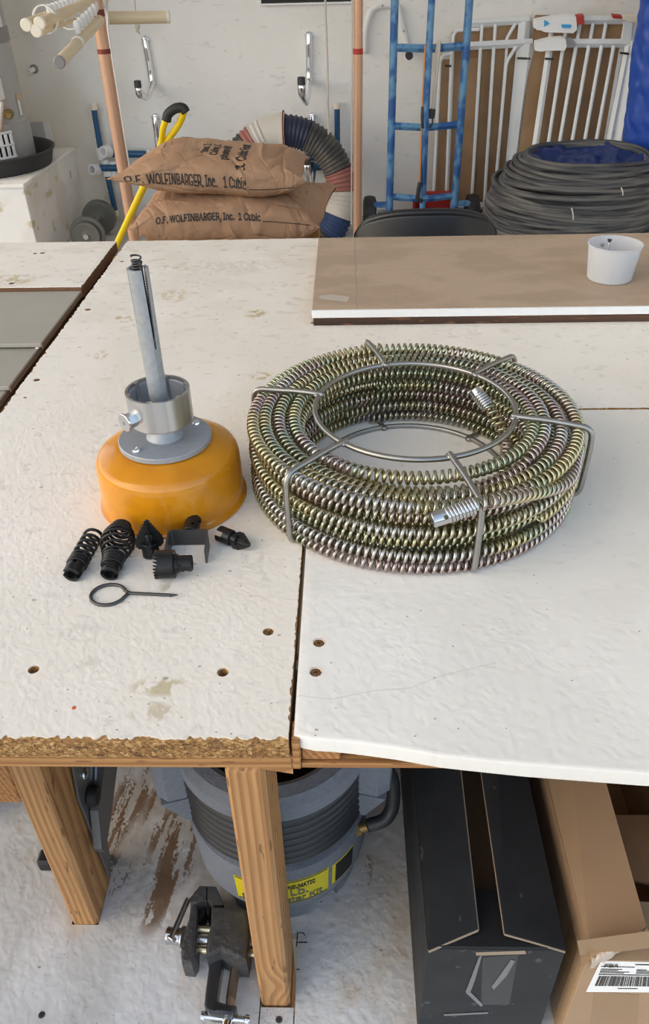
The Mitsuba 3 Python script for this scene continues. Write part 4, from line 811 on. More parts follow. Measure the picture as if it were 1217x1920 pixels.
def sheet(label, tl, tr, bl_, br, pf, off):
    a, b = pf(*tl, off), pf(*tr, off); c, d = down(b, pf(*br, off), .004), down(a, pf(*bl_, off), .004)
    solo('cardboard_sheet', label, 'cardboard', slab([a, b, c, d], GN if pf is gp else GNX), 'm_card', False)
sheet('brown cardboard sheet behind the left safety gate, showing above its front rail', (848, 60), (985, 44), (838, 390), (955, 390), gp, .045)
sheet('brown cardboard sheet at the far left behind the curved gate bar', (823, 112), (900, 108), (812, 390), (880, 390), gp, .022)
sheet('brown cardboard sheet showing between the two safety gates', (975, 100), (1022, 98), (955, 390), (985, 390), gp, .012)
sheet('wide brown cardboard sheet behind the right safety gate', (1004, 28), (1186, 30), (968, 330), (1152, 330), gq, .055)
def bar(k, pts, r, pf, off, nm='bar', last=None, flat=None, n=10, lab=None, mat='m_gate'):
    p = [pf(x, y, off) for x, y in pts]
    if last is not None: p = p[:-1] + [down(p[-2], p[-1], last)]
    part(k, nm, tube(arcs(p, .05, 6) if len(p) > 2 else p, r, n, flat=flat), mat, True if n > 4 else False, lab)
SQ = 4
k = thing('safety_gate', 'white metal safety gate with bent bars, rear one behind the blue hand truck', 'gate')
bar(k, [(880, 43), (992, 38)], .017, gp, .020, 'top_rail', n=SQ); bar(k, [(984, 40), (950, 390)], .030, gp, .020, 'post', .004, n=SQ)
for x, x2 in ((904, 884), (929, 908)): bar(k, [(x, 44), (x2, 386)], .0085, gp, .020, 'bar', .08)
bar(k, [(967, 43), (949, 74), (950, 92), (927, 386)], .0085, gp, .020, 'bent_bar', .08); bar(k, [(899, 55), (856, 57), (850, 66), (838, 386)], .0085, gp, .020, 'bent_bar', .08)
bar(k, [(838, 390), (950, 390)], .017, lambda x, y, o: down(gp(x, 43, o), gp(x, 390, o), .08), .020, 'bottom_rail', n=SQ)
k = thing('safety_gate', 'white metal safety gate with bent bars, front one right of the blue hand truck', 'gate')
bar(k, [(828, 89), (998, 80)], .0185, gp, -.005, 'top_rail', n=SQ); bar(k, [(991, 82), (960, 340)], .035, gp, -.005, 'post', .004, n=SQ)
for a, b in (((847, 95), (836, 386)), ((901, 88), (884, 386)), ((926, 86), (908, 386))): bar(k, [a, b], .0090, gp, -.005, 'bar', .08)
bar(k, [(970, 84), (951, 114), (948, 126), (926, 386)], .0090, gp, -.005, 'bent_bar', .08); bar(k, [(847, 101), (832, 103), (825, 114), (812, 386)], .0090, gp, -.005, 'bent_bar', .08)
bar(k, [(815, 390), (945, 390)], .0185, lambda x, y, o: down(gp(x, 85, o), gp(x, 390, o), .08), -.005, 'bottom_rail', n=SQ)
for a, b in (((835, 123), (846, 124)), ((970, 109), (994, 110))): bar(k, [a, b], .005, gp, -.035, 'cable_tie', n=6, mat='m_hose_black')
def latch(k, pts, pf, off, t, mat='m_white', nm='latch_housing', lab=None):
    P = [pf(x, y, off) for x, y in pts]; return part(k, nm, slab(P, -np.array([0, 1, .2]), t), mat, False, lab)
k = thing('safety_gate', 'white safety gate with blue marked latch and red tabs, rear one at the right', 'gate')
bar(k, [(1060, 38), (1170, 37)], .019, gq, .022, 'top_rail', n=SQ); bar(k, [(1189, 34), (1150, 330)], .030, gq, .022, 'post', .004, n=SQ); bar(k, [(1175, 38), (1126, 330)], .014, gq, .022, 'stile', .08, n=SQ); bar(k, [(1034, 56), (997, 325)], .012, gq, .022, 'stile', .08, n=SQ)
FB = ((1056, 1030, 257), (1080, 1051, 257), (1104, 1074, 258), (1128, 1097, 260), (1151, 1118, 264))
for x, x2, y2 in FB[:4]:
    g_ = (x - x2) / (y2 - 89); bar(k, [(x + g_ * 45, 44), (x2 - g_ * 60, y2 + 60)], .0095, gq, .022, 'bar', .08)
lt = latch(k, [(1003, 34), (1016, 33), (1024, 30), (1060, 25), (1077, 27), (1079, 50), (1072, 57), (1018, 55), (1012, 52), (1003, 51)], gq, -.005, .045, lab='white latch housing')
latch(k, [(999, 36), (1004, 34), (1004, 51), (999, 49)], gq, .0, .03, 'm_white', 'push_button')
part(lt, 'arrow_mark', slab([gq(*q, -.052) for q in ((1021, 37), (1031, 44), (1020, 50))], (0, -1, 0), .002), 'm_blueprint', False, 'blue arrow mark')
part(lt, 'badge', slab([gq(*q, -.052) for q in ((1052, 47), (1055, 45.5), (1070, 46), (1072, 49), (1069, 52.5), (1055, 52.5))], (0, -1, 0), .002), 'm_blueprint', False, 'blue oval badge')
latch(k, [(1078, 27), (1092, 25), (1093, 42), (1079, 41)], gq, -.010, .04, 'm_red', 'red_tab'); latch(k, [(1146, 25), (1164, 27), (1164, 32), (1147, 31)], gq, -.005, .03, 'm_red', 'red_tab')
latch(k, [(1160, 28), (1206, 25), (1206, 36), (1180, 38), (1162, 32)], gq, -.005, .03, 'm_cream', 'hinge_bracket')
latch(k, [(1168, 40), (1184, 40), (1182, 76), (1168, 72)], gq, .0, .02, 'm_gate', 'hinge_plate')
k = thing('safety_gate', 'white safety gate with a grey latch tab, front one at the right', 'gate')
bar(k, [(1058, 81), (1180, 81)], .019, gq, -.030, 'top_rail', n=SQ); bar(k, [(1031, 86), (996, 325)], .017, gq, -.030, 'stile', .08, n=SQ); bar(k, [(1179, 80), (1132, 320)], .0165, gq, -.030, 'stile', .08, n=SQ); bar(k, [(1190, 92), (1150, 330)], .030, gq, -.030, 'post', .004, n=SQ)
for x, x2, y2 in FB: bar(k, [(x, 86), (x2, y2)], .0095, gq, -.030, 'bar', .08)
bar(k, [(985, 330), (1150, 330)], .019, lambda x, y, o: down(gq(x + 40, 90, o), gq(x, 330, o), .08), -.030, 'bottom_rail', n=SQ)
latch(k, [(1001, 76), (1012, 74), (1028, 69), (1050, 67), (1058, 69), (1060, 82), (1056, 90), (1022, 90), (1012, 92), (1001, 90)], gq, -.055, .04, lab='white latch housing')
latch(k, [(1058, 70), (1070, 70), (1077, 77), (1077, 84), (1058, 86)], gq, -.05, .03, 'm_tankband', 'latch_tab', 'grey latch tab')
latch(k, [(1183, 76), (1199, 74), (1197, 92), (1181, 93)], gq, -.045, .03, 'm_gate', 'hinge_cap')
for a, b in (((1022, 110), (1038, 111)), ((1163, 99), (1179, 101))): bar(k, [a, b], .005, gq, -.060, 'cable_tie', n=6, mat='m_hose_black')
# tarp
k = thing('blue_tarp', 'bright blue tarp hanging over something at the right edge of the room', 'tarp')
tl, bl2 = at(1214, -60, Y=4.15), at(1177, 262, Y=4.15)
def drape(u, v):
    z = 1.30 + (.40 - 1.30) * v; x0 = tl[0] + (bl2[0] - tl[0]) * (tl[2] - z) / (tl[2] - bl2[2])
    a = u * 2 * PI; w = meshkit.fbm(np.column_stack([np.cos(a) * 2.2, np.sin(a) * 2.2, z * 5]), 4, 3) - .5
    f = np.abs(meshkit.fbm(np.column_stack([np.cos(a) * 3 + z * 4, np.sin(a) * 3, z * 7]), 3, 9) - .5)
    s = (1 - .22 * np.clip((v - .90) / .10, 0, 1)**2) * (1 - .9 * np.clip((.05 - v) / .05, 0, 1)**2)
    return np.stack([x0 + .30 + (.30 * np.cos(a) + .03 * w * np.cos(a) - .05 * f) * s, 4.20 + (.17 * np.sin(a) + .05 * w) * s, z + .03 * w], 1)
m = grid(drape, 120, 70); m = trimesh.Trimesh(np.vstack([m.vertices, [drape(np.zeros(1), np.zeros(1))[0] + [-.3, 0, .01], drape(np.zeros(1), np.ones(1))[0] + [-.24, 0, .02]]]), np.vstack([m.faces, [[i * 70, (i + 1) * 70, 8400] for i in range(119)], [[(i + 1) * 70 + 69, i * 70 + 69, 8401] for i in range(119)]]), process=True); m.fix_normals()
part(k, 'sheet', m, 'm_tarp', True)
part(k, 'stand', cat(*[cbox((x, y, 0), (x + .04, y + .04, .46), .003) for x in (1.46, 1.66) for y in (4.12, 4.26)], cbox((1.44, 4.10, .44), (1.72, 4.32, .52), .004)), 'm_rail', False)
# tubing coil
k = thing('tubing_coil', 'tall coil of black irrigation tubing at the right behind the bench', 'tubing coil')
r_ = np.random.default_rng(5)
def loops(nm, z0, z1, n, Rf, cf, lab, tr=.011):
    ms = []
    for i in range(n):
        s = (i + r_.uniform(-.4, .4)) / n; z = z0 + (z1 - z0) * s; R = Rf(s) * (1 + r_.uniform(-.025, .010)); a = np.linspace(0, 2 * PI, 57)[:-1]
        ph, ph2, am = r_.uniform(0, 6.3), r_.uniform(0, 6.3), r_.uniform(.006, .032)
        c = cf(s); x = c[0] + R * np.cos(a) * 1.03 + .006 * np.sin(3 * a + ph2); y = c[1] + R * np.sin(a)
        ms.append(tube(np.stack([x, y, np.maximum(z + am * np.sin(a + ph) + .006 * np.sin(2 * a + ph2), .012)], 1), tr, 7, closed=True))
    q = part(k, nm, cat(ms), 'm_tubing', True, lab); labels[q] = {'label': lab, 'kind': 'stuff'}
loops('winding', .02, .23, 42, lambda s: .395 - .03 * s, lambda s: (1.00 + .02 * s, 3.78), 'lowest and widest winding of tubing'); loops('inner_winding', .02, .23, 14, lambda s: .345 - .03 * s, lambda s: (1.00 + .02 * s, 3.78), 'inner turns')
loops('winding', .22, .38, 32, lambda s: .372 - .02 * s, lambda s: (1.03 + .015 * s, 3.78), 'middle winding of tubing'); loops('winding', .36, .495, 26, lambda s: .352 - .045 * s - .05 * s**3, lambda s: (1.055 + .02 * s, 3.78), 'top winding of tubing'); loops('inner_winding', .23, .50, 26, lambda s: .315 - .06 * s, lambda s: (1.05 + .02 * s, 3.78), 'inner turns')
for x, y0, y1 in ((1072, 390, 412), (1165, 352, 366)):
    p, q = at(x, y0, Y=3.385), at(x + 3, y1, Y=3.375); part(k, 'tie', tube([p, (p + q) / 2 - [0, .012, 0], q], .003, 6), 'm_cord', True)
def inside(u, v):
    a = u * 2 * PI; r = v * .26; w = meshkit.fbm(np.column_stack([r * np.cos(a) * 14, r * np.sin(a) * 14, a * 0]), 3, 4) - .5; f = np.abs(meshkit.fbm(np.column_stack([r * np.cos(a) * 9, r * np.sin(a) * 9, a * 0 + 5]), 3, 8) - .5)
    return np.stack([1.075 + r * np.cos(a), 3.78 + r * np.sin(a), 0.455 + .05 * v**2 + .07 * w - .10 * f], 1)
m = grid(inside, 90, 40); m.merge_vertices(); solo('folded_tarp', 'crumpled dark blue tarp stuffed into the top of the tubing coil', 'tarp', m, 'm_tarp_dark', True)
# chair behind the bench
k = thing('black_chair', 'black moulded chair with its rounded back peeping over the bench', 'chair')
c = at(800, 440, Y=2.30); cxx = c[0]
def back(u, v):
    s = 2 * u - 1; top = .668 - .055 * np.abs(s)**2.6 - .05 * np.clip(np.abs(s) - .8, 0, 1)**2 * 12
    z = .36 + (top - .36) * v; return np.stack([cxx + s * (.185 + .012 * v), 2.30 - .075 * (1 - np.abs(s)**2) * 1.0 + .07 * v - .02, z], 1)
b_ = thick(grid(lambda u, v: back(u, v) * [1, 1, 1], 40, 24), -.016)
part(k, 'backrest', b_, 'm_chair', True)
e1 = back(np.linspace(0, 1, 60), np.ones(60)); e0 = back(np.zeros(16), np.linspace(0, 1, 16)); e2 = back(np.ones(16), np.linspace(1, 0, 16))
part(k, 'rim', tube(np.vstack([e0, e1[1:-1], e2]) + [0, -.006, 0], .0125, 10), 'm_chair', True)
part(k, 'seat', cbox((cxx - .20, 2.22, .335), (cxx + .20, 2.60, .362), .010), 'm_chair', 30)
for sx in (-.17, .17):
    for y in (2.26, 2.56): part(k, 'leg', cyl((cxx + sx * 1.1, y, 0), (cxx + sx, y, .336), .013, 14), 'm_chair', 30)
# heater on its platform
pk = thing('heater_platform', 'white painted platform under the water heater', 'platform')
part(pk, 'box', cbox((-2.60, 3.865, 0), (-1.530, 4.70, .395), .004), 'm_platform', False); part(pk, 'cap_board', cbox((-2.60, 3.855, .380), (-1.522, 4.70, .400), .006), 'm_platform', False)
hcx, hcy = -1.86, 4.26
hk = thing('water_heater', 'grey water heater with a white vent grille at the left edge', 'water heater')
part(hk, 'tank', lathe([(0, .62), (.255, .62), (.255, 1.90), (.20, 1.96), (0, 1.97)], 64, (hcx, hcy, 0)), 'm_tank', 30)
part(hk, 'skirt', lathe([(0, .445), (.262, .445), (.264, .616), (.256, .623), (0, .623)], 64, (hcx, hcy, 0)), 'm_tank', 30, 'lower skirt'); zb = at(8, 64, Y=4.15)[2]
part(hk, 'band', lathe([(.2555, zb - .04), (.2575, zb - .038), (.2575, zb + .022), (.2555, zb + .024)], 64, (hcx, hcy, 0)), 'm_tankband', 30, 'dark grey band')
def on_tank(x, y, out=.004, R=.256):
    d = ((x - 608.5) * RIGHT - (y - 960) * UP + F_PX * FWD) / F_PX; o = np.array([hcx, hcy]); a = d[:2] @ d[:2]; b = -2 * d[:2] @ o; c_ = o @ o - (R + out)**2; D = b * b - 4 * a * c_
    return EYE + d * ((-b - math.sqrt(max(D, 0))) / (2 * a))
def tank_patch(x0, y0, x1, y1, R=.2575):
    p, q = on_tank(x0, y0), on_tank(x1, y1); a0, a1 = math.atan2(p[1] - hcy, p[0] - hcx), math.atan2(q[1] - hcy, q[0] - hcx)
    return thick(grid(lambda u, v: np.stack([hcx + R * np.cos(a0 + (a1 - a0) * u), hcy + R * np.sin(a0 + (a1 - a0) * u), p[2] + (q[2] - p[2]) * v], 1), 10, 4), .0008)
part(hk, 'label', tank_patch(31, 180, 43, 215), 'm_paper', True, 'small white label'); part(hk, 'label', tank_patch(31, 178, 39, 187, .2580), 'm_warn', True, 'orange strip of the label'); part(hk, 'label', tank_patch(-30, 5, 6, 50), 'm_paper', True, 'big white label')
p = on_tank(17, 213); part(hk, 'drain_valve', cat(cyl(p + [0, .01, 0], p - [-.01, .035, 0], .020, 16, .003), cyl(p - [-.01, .03, 0], p - [-.016, .055, 0], .013, 8)), 'm_brassdark', 30, 'brass drain valve')
p = on_tank(-4, 165); part(hk, 'gas_valve', cbox(p + [-.10, -.075, -.05], p + [.022, .01, .045], .006), 'm_white', False, 'white gas control'); part(hk, 'knob', cyl(p + [.0, -.070, .05], p + [.0, -.070, .085], .03, 20, .004), 'm_white', 30)
for x, mt in ((2, 'm_gate'), (6, 'm_pole')): part(hk, 'gas_tube', tube(smoothpath([on_tank(x, 190, .05), on_tank(x - 2, 215, .045), on_tank(x - 4, 245, .03)], 6), .007, 8), mt, True)
vg = np.array([hcx, hcy, 0])
def grille(u, v):
    a = math.radians(-84) + math.radians(53) * u; return np.stack([hcx + .270 * np.cos(a), hcy + .270 * np.sin(a), .468 + (.590 - .468) * v], 1)
part(hk, 'grille_back', thick(grid(lambda u, v: grille(u, v) * 1 + np.stack([0 * u, .006 + 0 * u, 0 * u], 1), 12, 4), .002), 'm_dark', True)
for i in range(9):
    part(hk, 'grille_bar', thick(grid(lambda u, v: grille((i + .30 + .62 * u) / 9.0, v), 4, 3), -.005), 'm_white', True)
for v0, v1 in ((0, .10), (.46, .54), (.90, 1.0)): part(hk, 'grille_rail', thick(grid(lambda u, v: grille(u, v0 + (v1 - v0) * v), 14, 3), -.0055), 'm_white', True)
dp = thing('drip_pan', 'black plastic drip pan under the water heater', 'pan')
part(dp, 'tray', lathe([(0, .4005), (.325, .4005), (.335, .405), (.352, .468), (.362, .472), (.362, .480), (.352, .480), (.343, .470), (.328, .412), (0, .410)], 72, (hcx, hcy, 0)), 'm_pan', 35)
part(hk, 'base_ring', lathe([(0, .4105), (.20, .4105), (.20, .446), (0, .446)], 40, (hcx, hcy, 0)), 'm_dark', 30)
for i, (x0, x1, lab) in enumerate(((60, 78, 'grey printed leaflet standing behind the drip pan'), (76, 90, 'white leaflet standing behind the drip pan'))):
    a, b = at(x0, 262, Y=4.62 + .01 * i), at(x1, 230, Y=4.62 + .01 * i); solo('leaflet', lab, 'leaflet', cbox((a[0], 4.64 + .012 * i, .4005), (b[0], 4.647 + .012 * i, b[2]), .001), ('m_leaf', 'm_paper')[i], False)
# dumbbell on the floor
k = thing('dumbbell', 'grey dumbbell lying on the floor beside the platform', 'dumbbell')
c0, c1 = at(163, 437, Y=4.10), at(188, 420, Y=4.42); c0[2] = c1[2] = .092; ax = unit(c1 - c0)
Md = np.eye(4); Md[:3, :3] = trimesh.geometry.align_vectors([0, 0, 1], ax)[:3, :3]; L = np.linalg.norm(c1 - c0)
part(k, 'handle', xf(cyl((0, 0, -.04), (0, 0, L + .04), .014, 16), Md, c0), 'm_steel', 30)
for z, r in ((-.018, .070), (.010, .091), (L - .01, .091), (L + .02, .091)): part(k, 'plate', xf(lathe([(.014, -.012), (r * .55, -.009), (r * .78, -.012), (r * .98, -.011), (r, 0), (r * .98, .011), (.014, .012)], 48), (0, 0, z), Md, c0), 'm_weights', 30)
# ---------------------------------------------------------------- under the bench
SZ = .27
BX, BY = -.092, .602
k = thing('abrasive_blaster', 'grey plastic abrasive blaster drum wound with black hose under the bench', 'blaster')
BO = (BX, BY, 0)
body = lathe([(0, SZ + .036), (.102, SZ + .036), (.108, SZ + .042), (.112, SZ + .056), (.1155, SZ + .125), (.1125, SZ + .133), (.100, SZ + .138), (.100, SZ + .228), (.112, SZ + .234), (.1165, SZ + .242), (.1165, SZ + .262), (.108, SZ + .272), (.094, SZ + .274), (.086, SZ + .268), (.070, SZ + .215), (.045, SZ + .170), (0, SZ + .168)], 96, BO)
part(k, 'tank', body, 'm_blaster', 30)
part(k, 'hopper', lathe([(.0845, SZ + .267), (.069, SZ + .216), (.045, SZ + .1715), (0, SZ + .1700), (0, SZ + .1695), (.0455, SZ + .1705), (.0702, SZ + .2155), (.0862, SZ + .2672)], 64, BO), 'm_dark', 35, 'dark hopper inside')
part(k, 'base', minus(lathe([(0, SZ), (.0985, SZ), (.1005, SZ + .004), (.1045, SZ + .0365), (0, SZ + .0365)], 96, BO), xf(cbox((-.022, -.2, SZ - .01), (.022, -.085, SZ + .030), .001), rot('z', -45), (BX, BY, 0)), xf(cbox((-.022, -.2, SZ - .01), (.022, -.085, SZ + .030), .001), rot('z', 35), (BX, BY, 0))), 'm_blaster', 25, 'footed base')
n = 7; t = np.linspace(0, n * 2 * PI, n * 60)
part(k, 'hose', tube(np.stack([BX + .1085 * np.cos(t), BY + .1085 * np.sin(t), SZ + .1440 + .0125 * t / (2 * PI)], 1), .0064, 10), 'm_hose_black', True, 'black hose wound seven times around the drum')
for a, w in ((196, .030), (-12, .030)):
    m_ = cat(cbox((.100, -w, SZ + .190), (.146, w, SZ + .285), .012), hexa([(.100, -w * .8, SZ + .150), (.118, -w * .8, SZ + .150), (.118, w * .8, SZ + .150), (.100, w * .8, SZ + .150)], [(.102, -w * .9, SZ + .195), (.143, -w * .9, SZ + .195), (.143, w * .9, SZ + .195), (.102, w * .9, SZ + .195)]))
    part(k, 'ear', xf(m_, rot('z', a), (BX, BY, 0)), 'm_blaster', 30, 'moulded ear')
def lab_(a0, a1, z0, z1, r, b, nm, lb=None):
    rr = lambda v: r + (.1155 - .112) * np.clip((v - SZ - .056) / .069, 0, 1)
    return part(k, nm, thick(grid(lambda u, v: np.stack([BX + rr(z0 + (z1 - z0) * v) * np.cos(np.radians(a0 + (a1 - a0) * u)), BY + rr(z0 + (z1 - z0) * v) * np.sin(np.radians(a0 + (a1 - a0) * u)), z0 + (z1 - z0) * v], 1), 24, 4), .0005), b, True, lb)
def on_drum(s, h, a0, z, b, r, width, bold=True, parent=None):
    q = meshkit.text_mesh(s, h, .0004, bold).subdivide_to_size(.004); v = np.array(q.vertices); v[:, 0] *= width / np.ptp(v[:, 0])
    a = math.radians(a0) + v[:, 0] / .1145; rr = r + .0035 * np.clip((z + v[:, 1] - SZ - .056) / .069, 0, 1) + v[:, 2]
    q.vertices = np.stack([BX + rr * np.cos(a), BY + rr * np.sin(a), z + v[:, 1]], 1); part(parent, 'lettering', q, b, False)
LA0, LA1 = 246, 305
yl = lab_(LA0, LA1, SZ + .062, SZ + .116, .1127, 'm_label_yellow', 'label', 'yellow printed label')
for z0, z1 in ((.0632, .0650), (.1135, .1150)): 
    q = lab_(LA0 + .8, LA1 - .8, SZ + z0, SZ + z1, .1130, 'm_ink', 'label_border')
on_drum('PNEUMATIC', .0085, 277.0, SZ + .0985, 'm_ink', .1131, .037, True, yl)
on_drum('Lb.', .0150, 279.5, SZ + .0815, 'm_labelink', .1131, .022, True, yl)
on_drum('ster Kit', .0120, 276.5, SZ + .0665, 'm_labelink', .1131, .047, True, yl)
on_drum('S', .0120, 249.0, SZ + .0665, 'm_labelink', .1131, .009, True, yl)
part(yl, 'chevron', cat(*[tube([(BX + .1142 * math.cos(math.radians(a)), BY + .1142 * math.sin(math.radians(a)), SZ + z) for a, z in ((277 + d_, .0968 - d_ * .0001), (280 + d_, .0945), (283 + d_, .0968))], .0004, 5) for d_ in (0, 3)]), 'm_ink', False)
bl3 = lab_(308, 326, SZ + .066, SZ + .112, .1125, 'm_label_yellow', 'label', 'narrow dark label with a yellow edge'); lab_(310.5, 326, SZ + .068, SZ + .110, .1129, 'm_dark', 'label_panel')
q = [at(x, y, Z=z) for x, y, z in ((672, 1446, .50), (702, 1428, .50), (733, 1456, .47), (737, 1505, .43), (722, 1536, .41), (690, 1548, .40))]
part(k, 'loose_hose', tube(smoothpath(q, 8), .0085, 12), 'm_hose_black', True, 'loose black hose loop')
e = q[-1]; f_ = unit(q[-1] - q[-2]); g_ = np.array([BX + .108 * math.cos(-.28), BY + .108 * math.sin(-.28), e[2] - .010])
part(k, 'hose_fitting', cat(cyl(e - f_ * .002, e + f_ * .012, .0062, 16, .001), cyl(e + f_ * .010, e + f_ * .022, .0075, 6)), 'm_brassdark', 30, 'brass hose fitting')
part(k, 'spigot', cyl(g_, e + f_ * .014, .0065, 14), 'm_cord', 30); part(k, 'knob', xf(cyl((0, 0, 0), (0, 0, .030), .0150, 16, .003), at(672, 1503, Z=.43) - [0.02, 0, .01]), 'm_dark', 30)

# bench vise lying on the shelf
k = thing('bench_vise', 'dark cast iron clamp on vise lying on the lower shelf beside the front post', 'vise')
def vp(x, y, z): return at(290 + x / 4.197, 1640 + y / 4.197, Z=z)
def vslab(pts, z0, z1, zm=None, c=.003):
    p = np.array([vp(x, y, z1 if zm is None else zm)[:2] for x, y in pts]); g = sg.Polygon(p).buffer(0)
    try: return rprism(np.array(sg.polygon.orient(g).exterior.coords)[:-1], z0, z1, c)
    except Exception: return prism(g, z0, z1)
part(k, 'moving_jaw', vslab([(270, 330), (285, 200), (335, 212), (338, 330), (324, 560), (322, 640), (288, 690), (210, 680), (203, 600), (222, 480)], SZ + .004, SZ + .046, c=.004), 'm_iron', 30)
part(k, 'jaw_plate', vslab([(275, 180), (352, 84), (411, 85), (408, 200), (368, 203), (332, 222), (276, 215)], SZ + .010, SZ + .050, c=.002), 'm_iron', 30, 'flat jaw face')
part(k, 'jaw_plate', vslab([(413, 85), (482, 90), (525, 185), (545, 240), (450, 240), (432, 205), (411, 195)], SZ + .010, SZ + .050, c=.002), 'm_iron', 30, 'flat jaw face')
part(k, 'jaw_grip', vslab([(338, 215), (395, 210), (400, 300), (372, 340), (350, 380), (333, 330)], SZ + .008, SZ + .034, c=.002), 'm_dark', 30)
part(k, 'jaw_grip', vslab([(400, 210), (440, 238), (436, 300), (420, 320), (402, 290)], SZ + .008, SZ + .036, c=.002), 'm_dark', 30)
part(k, 'body', vslab([(442, 240), (560, 245), (650, 250), (735, 268), (748, 420), (738, 560), (720, 660), (650, 660), (520, 592), (405, 640), (400, 580), (412, 470), (436, 400)], SZ + .003, SZ + .056, c=.006), 'm_iron', 30)
def vrod(a, b, z, r, mt, nm, n=18, c=.0008): part(k, nm, cyl(vp(*a, z), vp(*b, z), r, n, c), mt, 30)
vrod((300, 428), (830, 445), SZ + .030, .0048, 'm_brass', 'guide_rod'); vrod((290, 505), (840, 535), SZ + .028, .0056, 'm_steel', 'screw_rod'); vrod((290, 582), (860, 625), SZ + .026, .0050, 'm_brass', 'guide_rod')
vrod((95, 475), (215, 490), SZ + .028, .0098, 'm_steel', 'spindle'); 
a, b = vp(130, 510, SZ + .0315), vp(258, 185, SZ + .012)
part(k, 'spindle_bar', cyl(vp(128, 508, SZ + .036), vp(262, 195, SZ + .030), .0036, 14), 'm_steel', 30); part(k, 'spindle_knob', cyl(vp(120, 520, SZ + .036), vp(135, 500, SZ + .036), .0062, 16, .001), 'm_steel', 30)
part(k, 'collar_ring', cyl(vp(205, 488, SZ + .028), vp(232, 492, SZ + .028), .0125, 20, .001), 'm_steel', 30)
part(k, 'clamp_frame', vslab([(405, 600), (520, 592), (540, 640), (525, 700), (485, 985), (560, 1008), (640, 1020), (645, 1045), (608, 1108), (520, 1098), (430, 1085), (398, 1055), (388, 1010), (402, 880), (430, 680)], SZ + .006, SZ + .034, c=.004), 'm_iron_gloss', 30, 'glossy clamp frame')
sc0, sc1 = vp(642, 700, SZ + .020), vp(578, 1120, SZ + .020); L = np.linalg.norm(sc1 - sc0)
part(k, 'clamp_screw', xf(cat(cyl((0, 0, 0), (0, 0, L), .0052, 16), tube(helix(.0054, .0017, L * .68 / .0017, 12), .0008, 5)), frame(sc0, sc1 - sc0, (0, 0, 1)) @ rot('y', 90)), 'm_screwsteel', 30, 'threaded clamp screw')
d_ = unit(sc1 - sc0); part(k, 'clamp_pad', cyl(sc0 - d_ * .012, sc0 + d_ * .002, .0185, 28, .001, r1=.0080), 'm_steel', 30, 'bright clamp pad')
part(k, 'clamp_nut', cyl(sc1 + d_ * -.004, sc1 + d_ * .016, .0060, 16, .001), 'm_chrome', 30)
h0, h1 = vp(383, 1115, SZ + .020), vp(728, 1143, SZ + .020); h_ = unit(h1 - h0)
part(k, 'handle', cyl(h0, h1, .0034, 14), 'm_chrome', 30, 'bright T handle')
for p in (h0, h1): part(k, 'handle_knob', cyl(p - h_ * .003, p + h_ * .003, .0054, 16, .001), 'm_chrome', 30)
part(k, 'casting_mark', text('1001', .0052, frame(vp(452, 1066, SZ + .0342), vp(550, 1072, SZ + .0342) - vp(452, 1066, SZ + .0342), vp(452, 1000, SZ + .0342) - vp(452, 1066, SZ + .0342)), .0006, True, .020), 'm_dark', False)

# cartons
def panel(pts, t): 
    p = np.asarray(pts, float); n = unit(np.cross(p[1] - p[0], p[2] - p[0])); return slab(p, n, t)
k = thing('black_carton', 'open black cardboard box with raised top flaps under the bench', 'box')
X0, X1, Y0, Y1, Z1 = .0765, .2130, .3745, .86, .4705; t_ = .0035
part(k, 'front', cbox((X0, Y0, SZ), (X1, Y0 + t_, Z1), .0008), 'm_blackcard', False)
for nm, lo, hi in (('side', (X0, Y0 + t_, SZ), (X0 + t_, Y1, Z1)), ('side', (X1 - t_, Y0 + t_, SZ), (X1, Y1, Z1)), ('back', (X0 + t_, Y1 - t_, SZ), (X1 - t_, Y1, Z1)), ('bottom', (X0 + t_, Y0 + t_, SZ), (X1 - t_, Y1 - t_, SZ + t_))): part(k, nm, cbox(lo, hi, .0006), 'm_blackcard', False)
part(k, 'lining', cbox((X0 + t_ + .0004, Y0 + .075, SZ + .10), (X1 - t_ - .0004, Y1 - t_ - .001, SZ + .135), .001), 'm_box', False, 'brown carton inside')
part(k, 'front_flap', panel([(X0 + .004, Y0 + .001, Z1 + .0005), (X1 - .004, Y0 + .001, Z1 + .0005), (X1 - .008, Y0 + .066, Z1 - .012), (X0 + .008, Y0 + .066, Z1 - .012)], .003), 'm_blackcard', False)
fl = part(k, 'flap', panel([(X0 + .001, Y0 - .002, Z1), at(896, 1744, X=.128), np.array([.1325, Y1, .5230]), (X0 + .001, Y1, Z1 + .002)], .0032), 'm_blackcard', False, 'raised left flap')
fr = part(k, 'flap', panel([at(946, 1752, X=.1535), (X1 - .001, Y0 - .001, Z1), (X1 - .001, Y1, Z1 + .002), np.array([.1560, Y1, .5080])], .0032), 'm_blackcard', False, 'raised right flap')
def edge(parent, a, b, r=.0016): part(parent, 'paper_edge', tube([np.asarray(a, float), (np.asarray(a) + np.asarray(b)) / 2 + [0, 0, .0006], np.asarray(b, float)], r, 6), 'm_cardedge', False)
e1 = at(896, 1744, X=.128); edge(fl, e1, (.1325, Y1, .5230)); edge(fl, (X0 + .001, Y0 - .002, Z1), e1); edge(fr, at(946, 1752, X=.1535), (X1 - .001, Y0 - .001, Z1), .0012); edge(fr, at(946, 1752, X=.1535), (.1560, Y1, .5080), .0010)
def strip(parent, P, nm, mt, lab=None, y=Y0 - .0003): part(parent, nm, slab([at(x, yy, Y=y) for x, yy in P], (0, 1, 0), .0004), mt, False, lab)
strip(k, [(892, 1786), (985, 1783), (987, 1789), (893, 1792)], 'torn_tape', 'm_cardedge', 'torn tape remains')
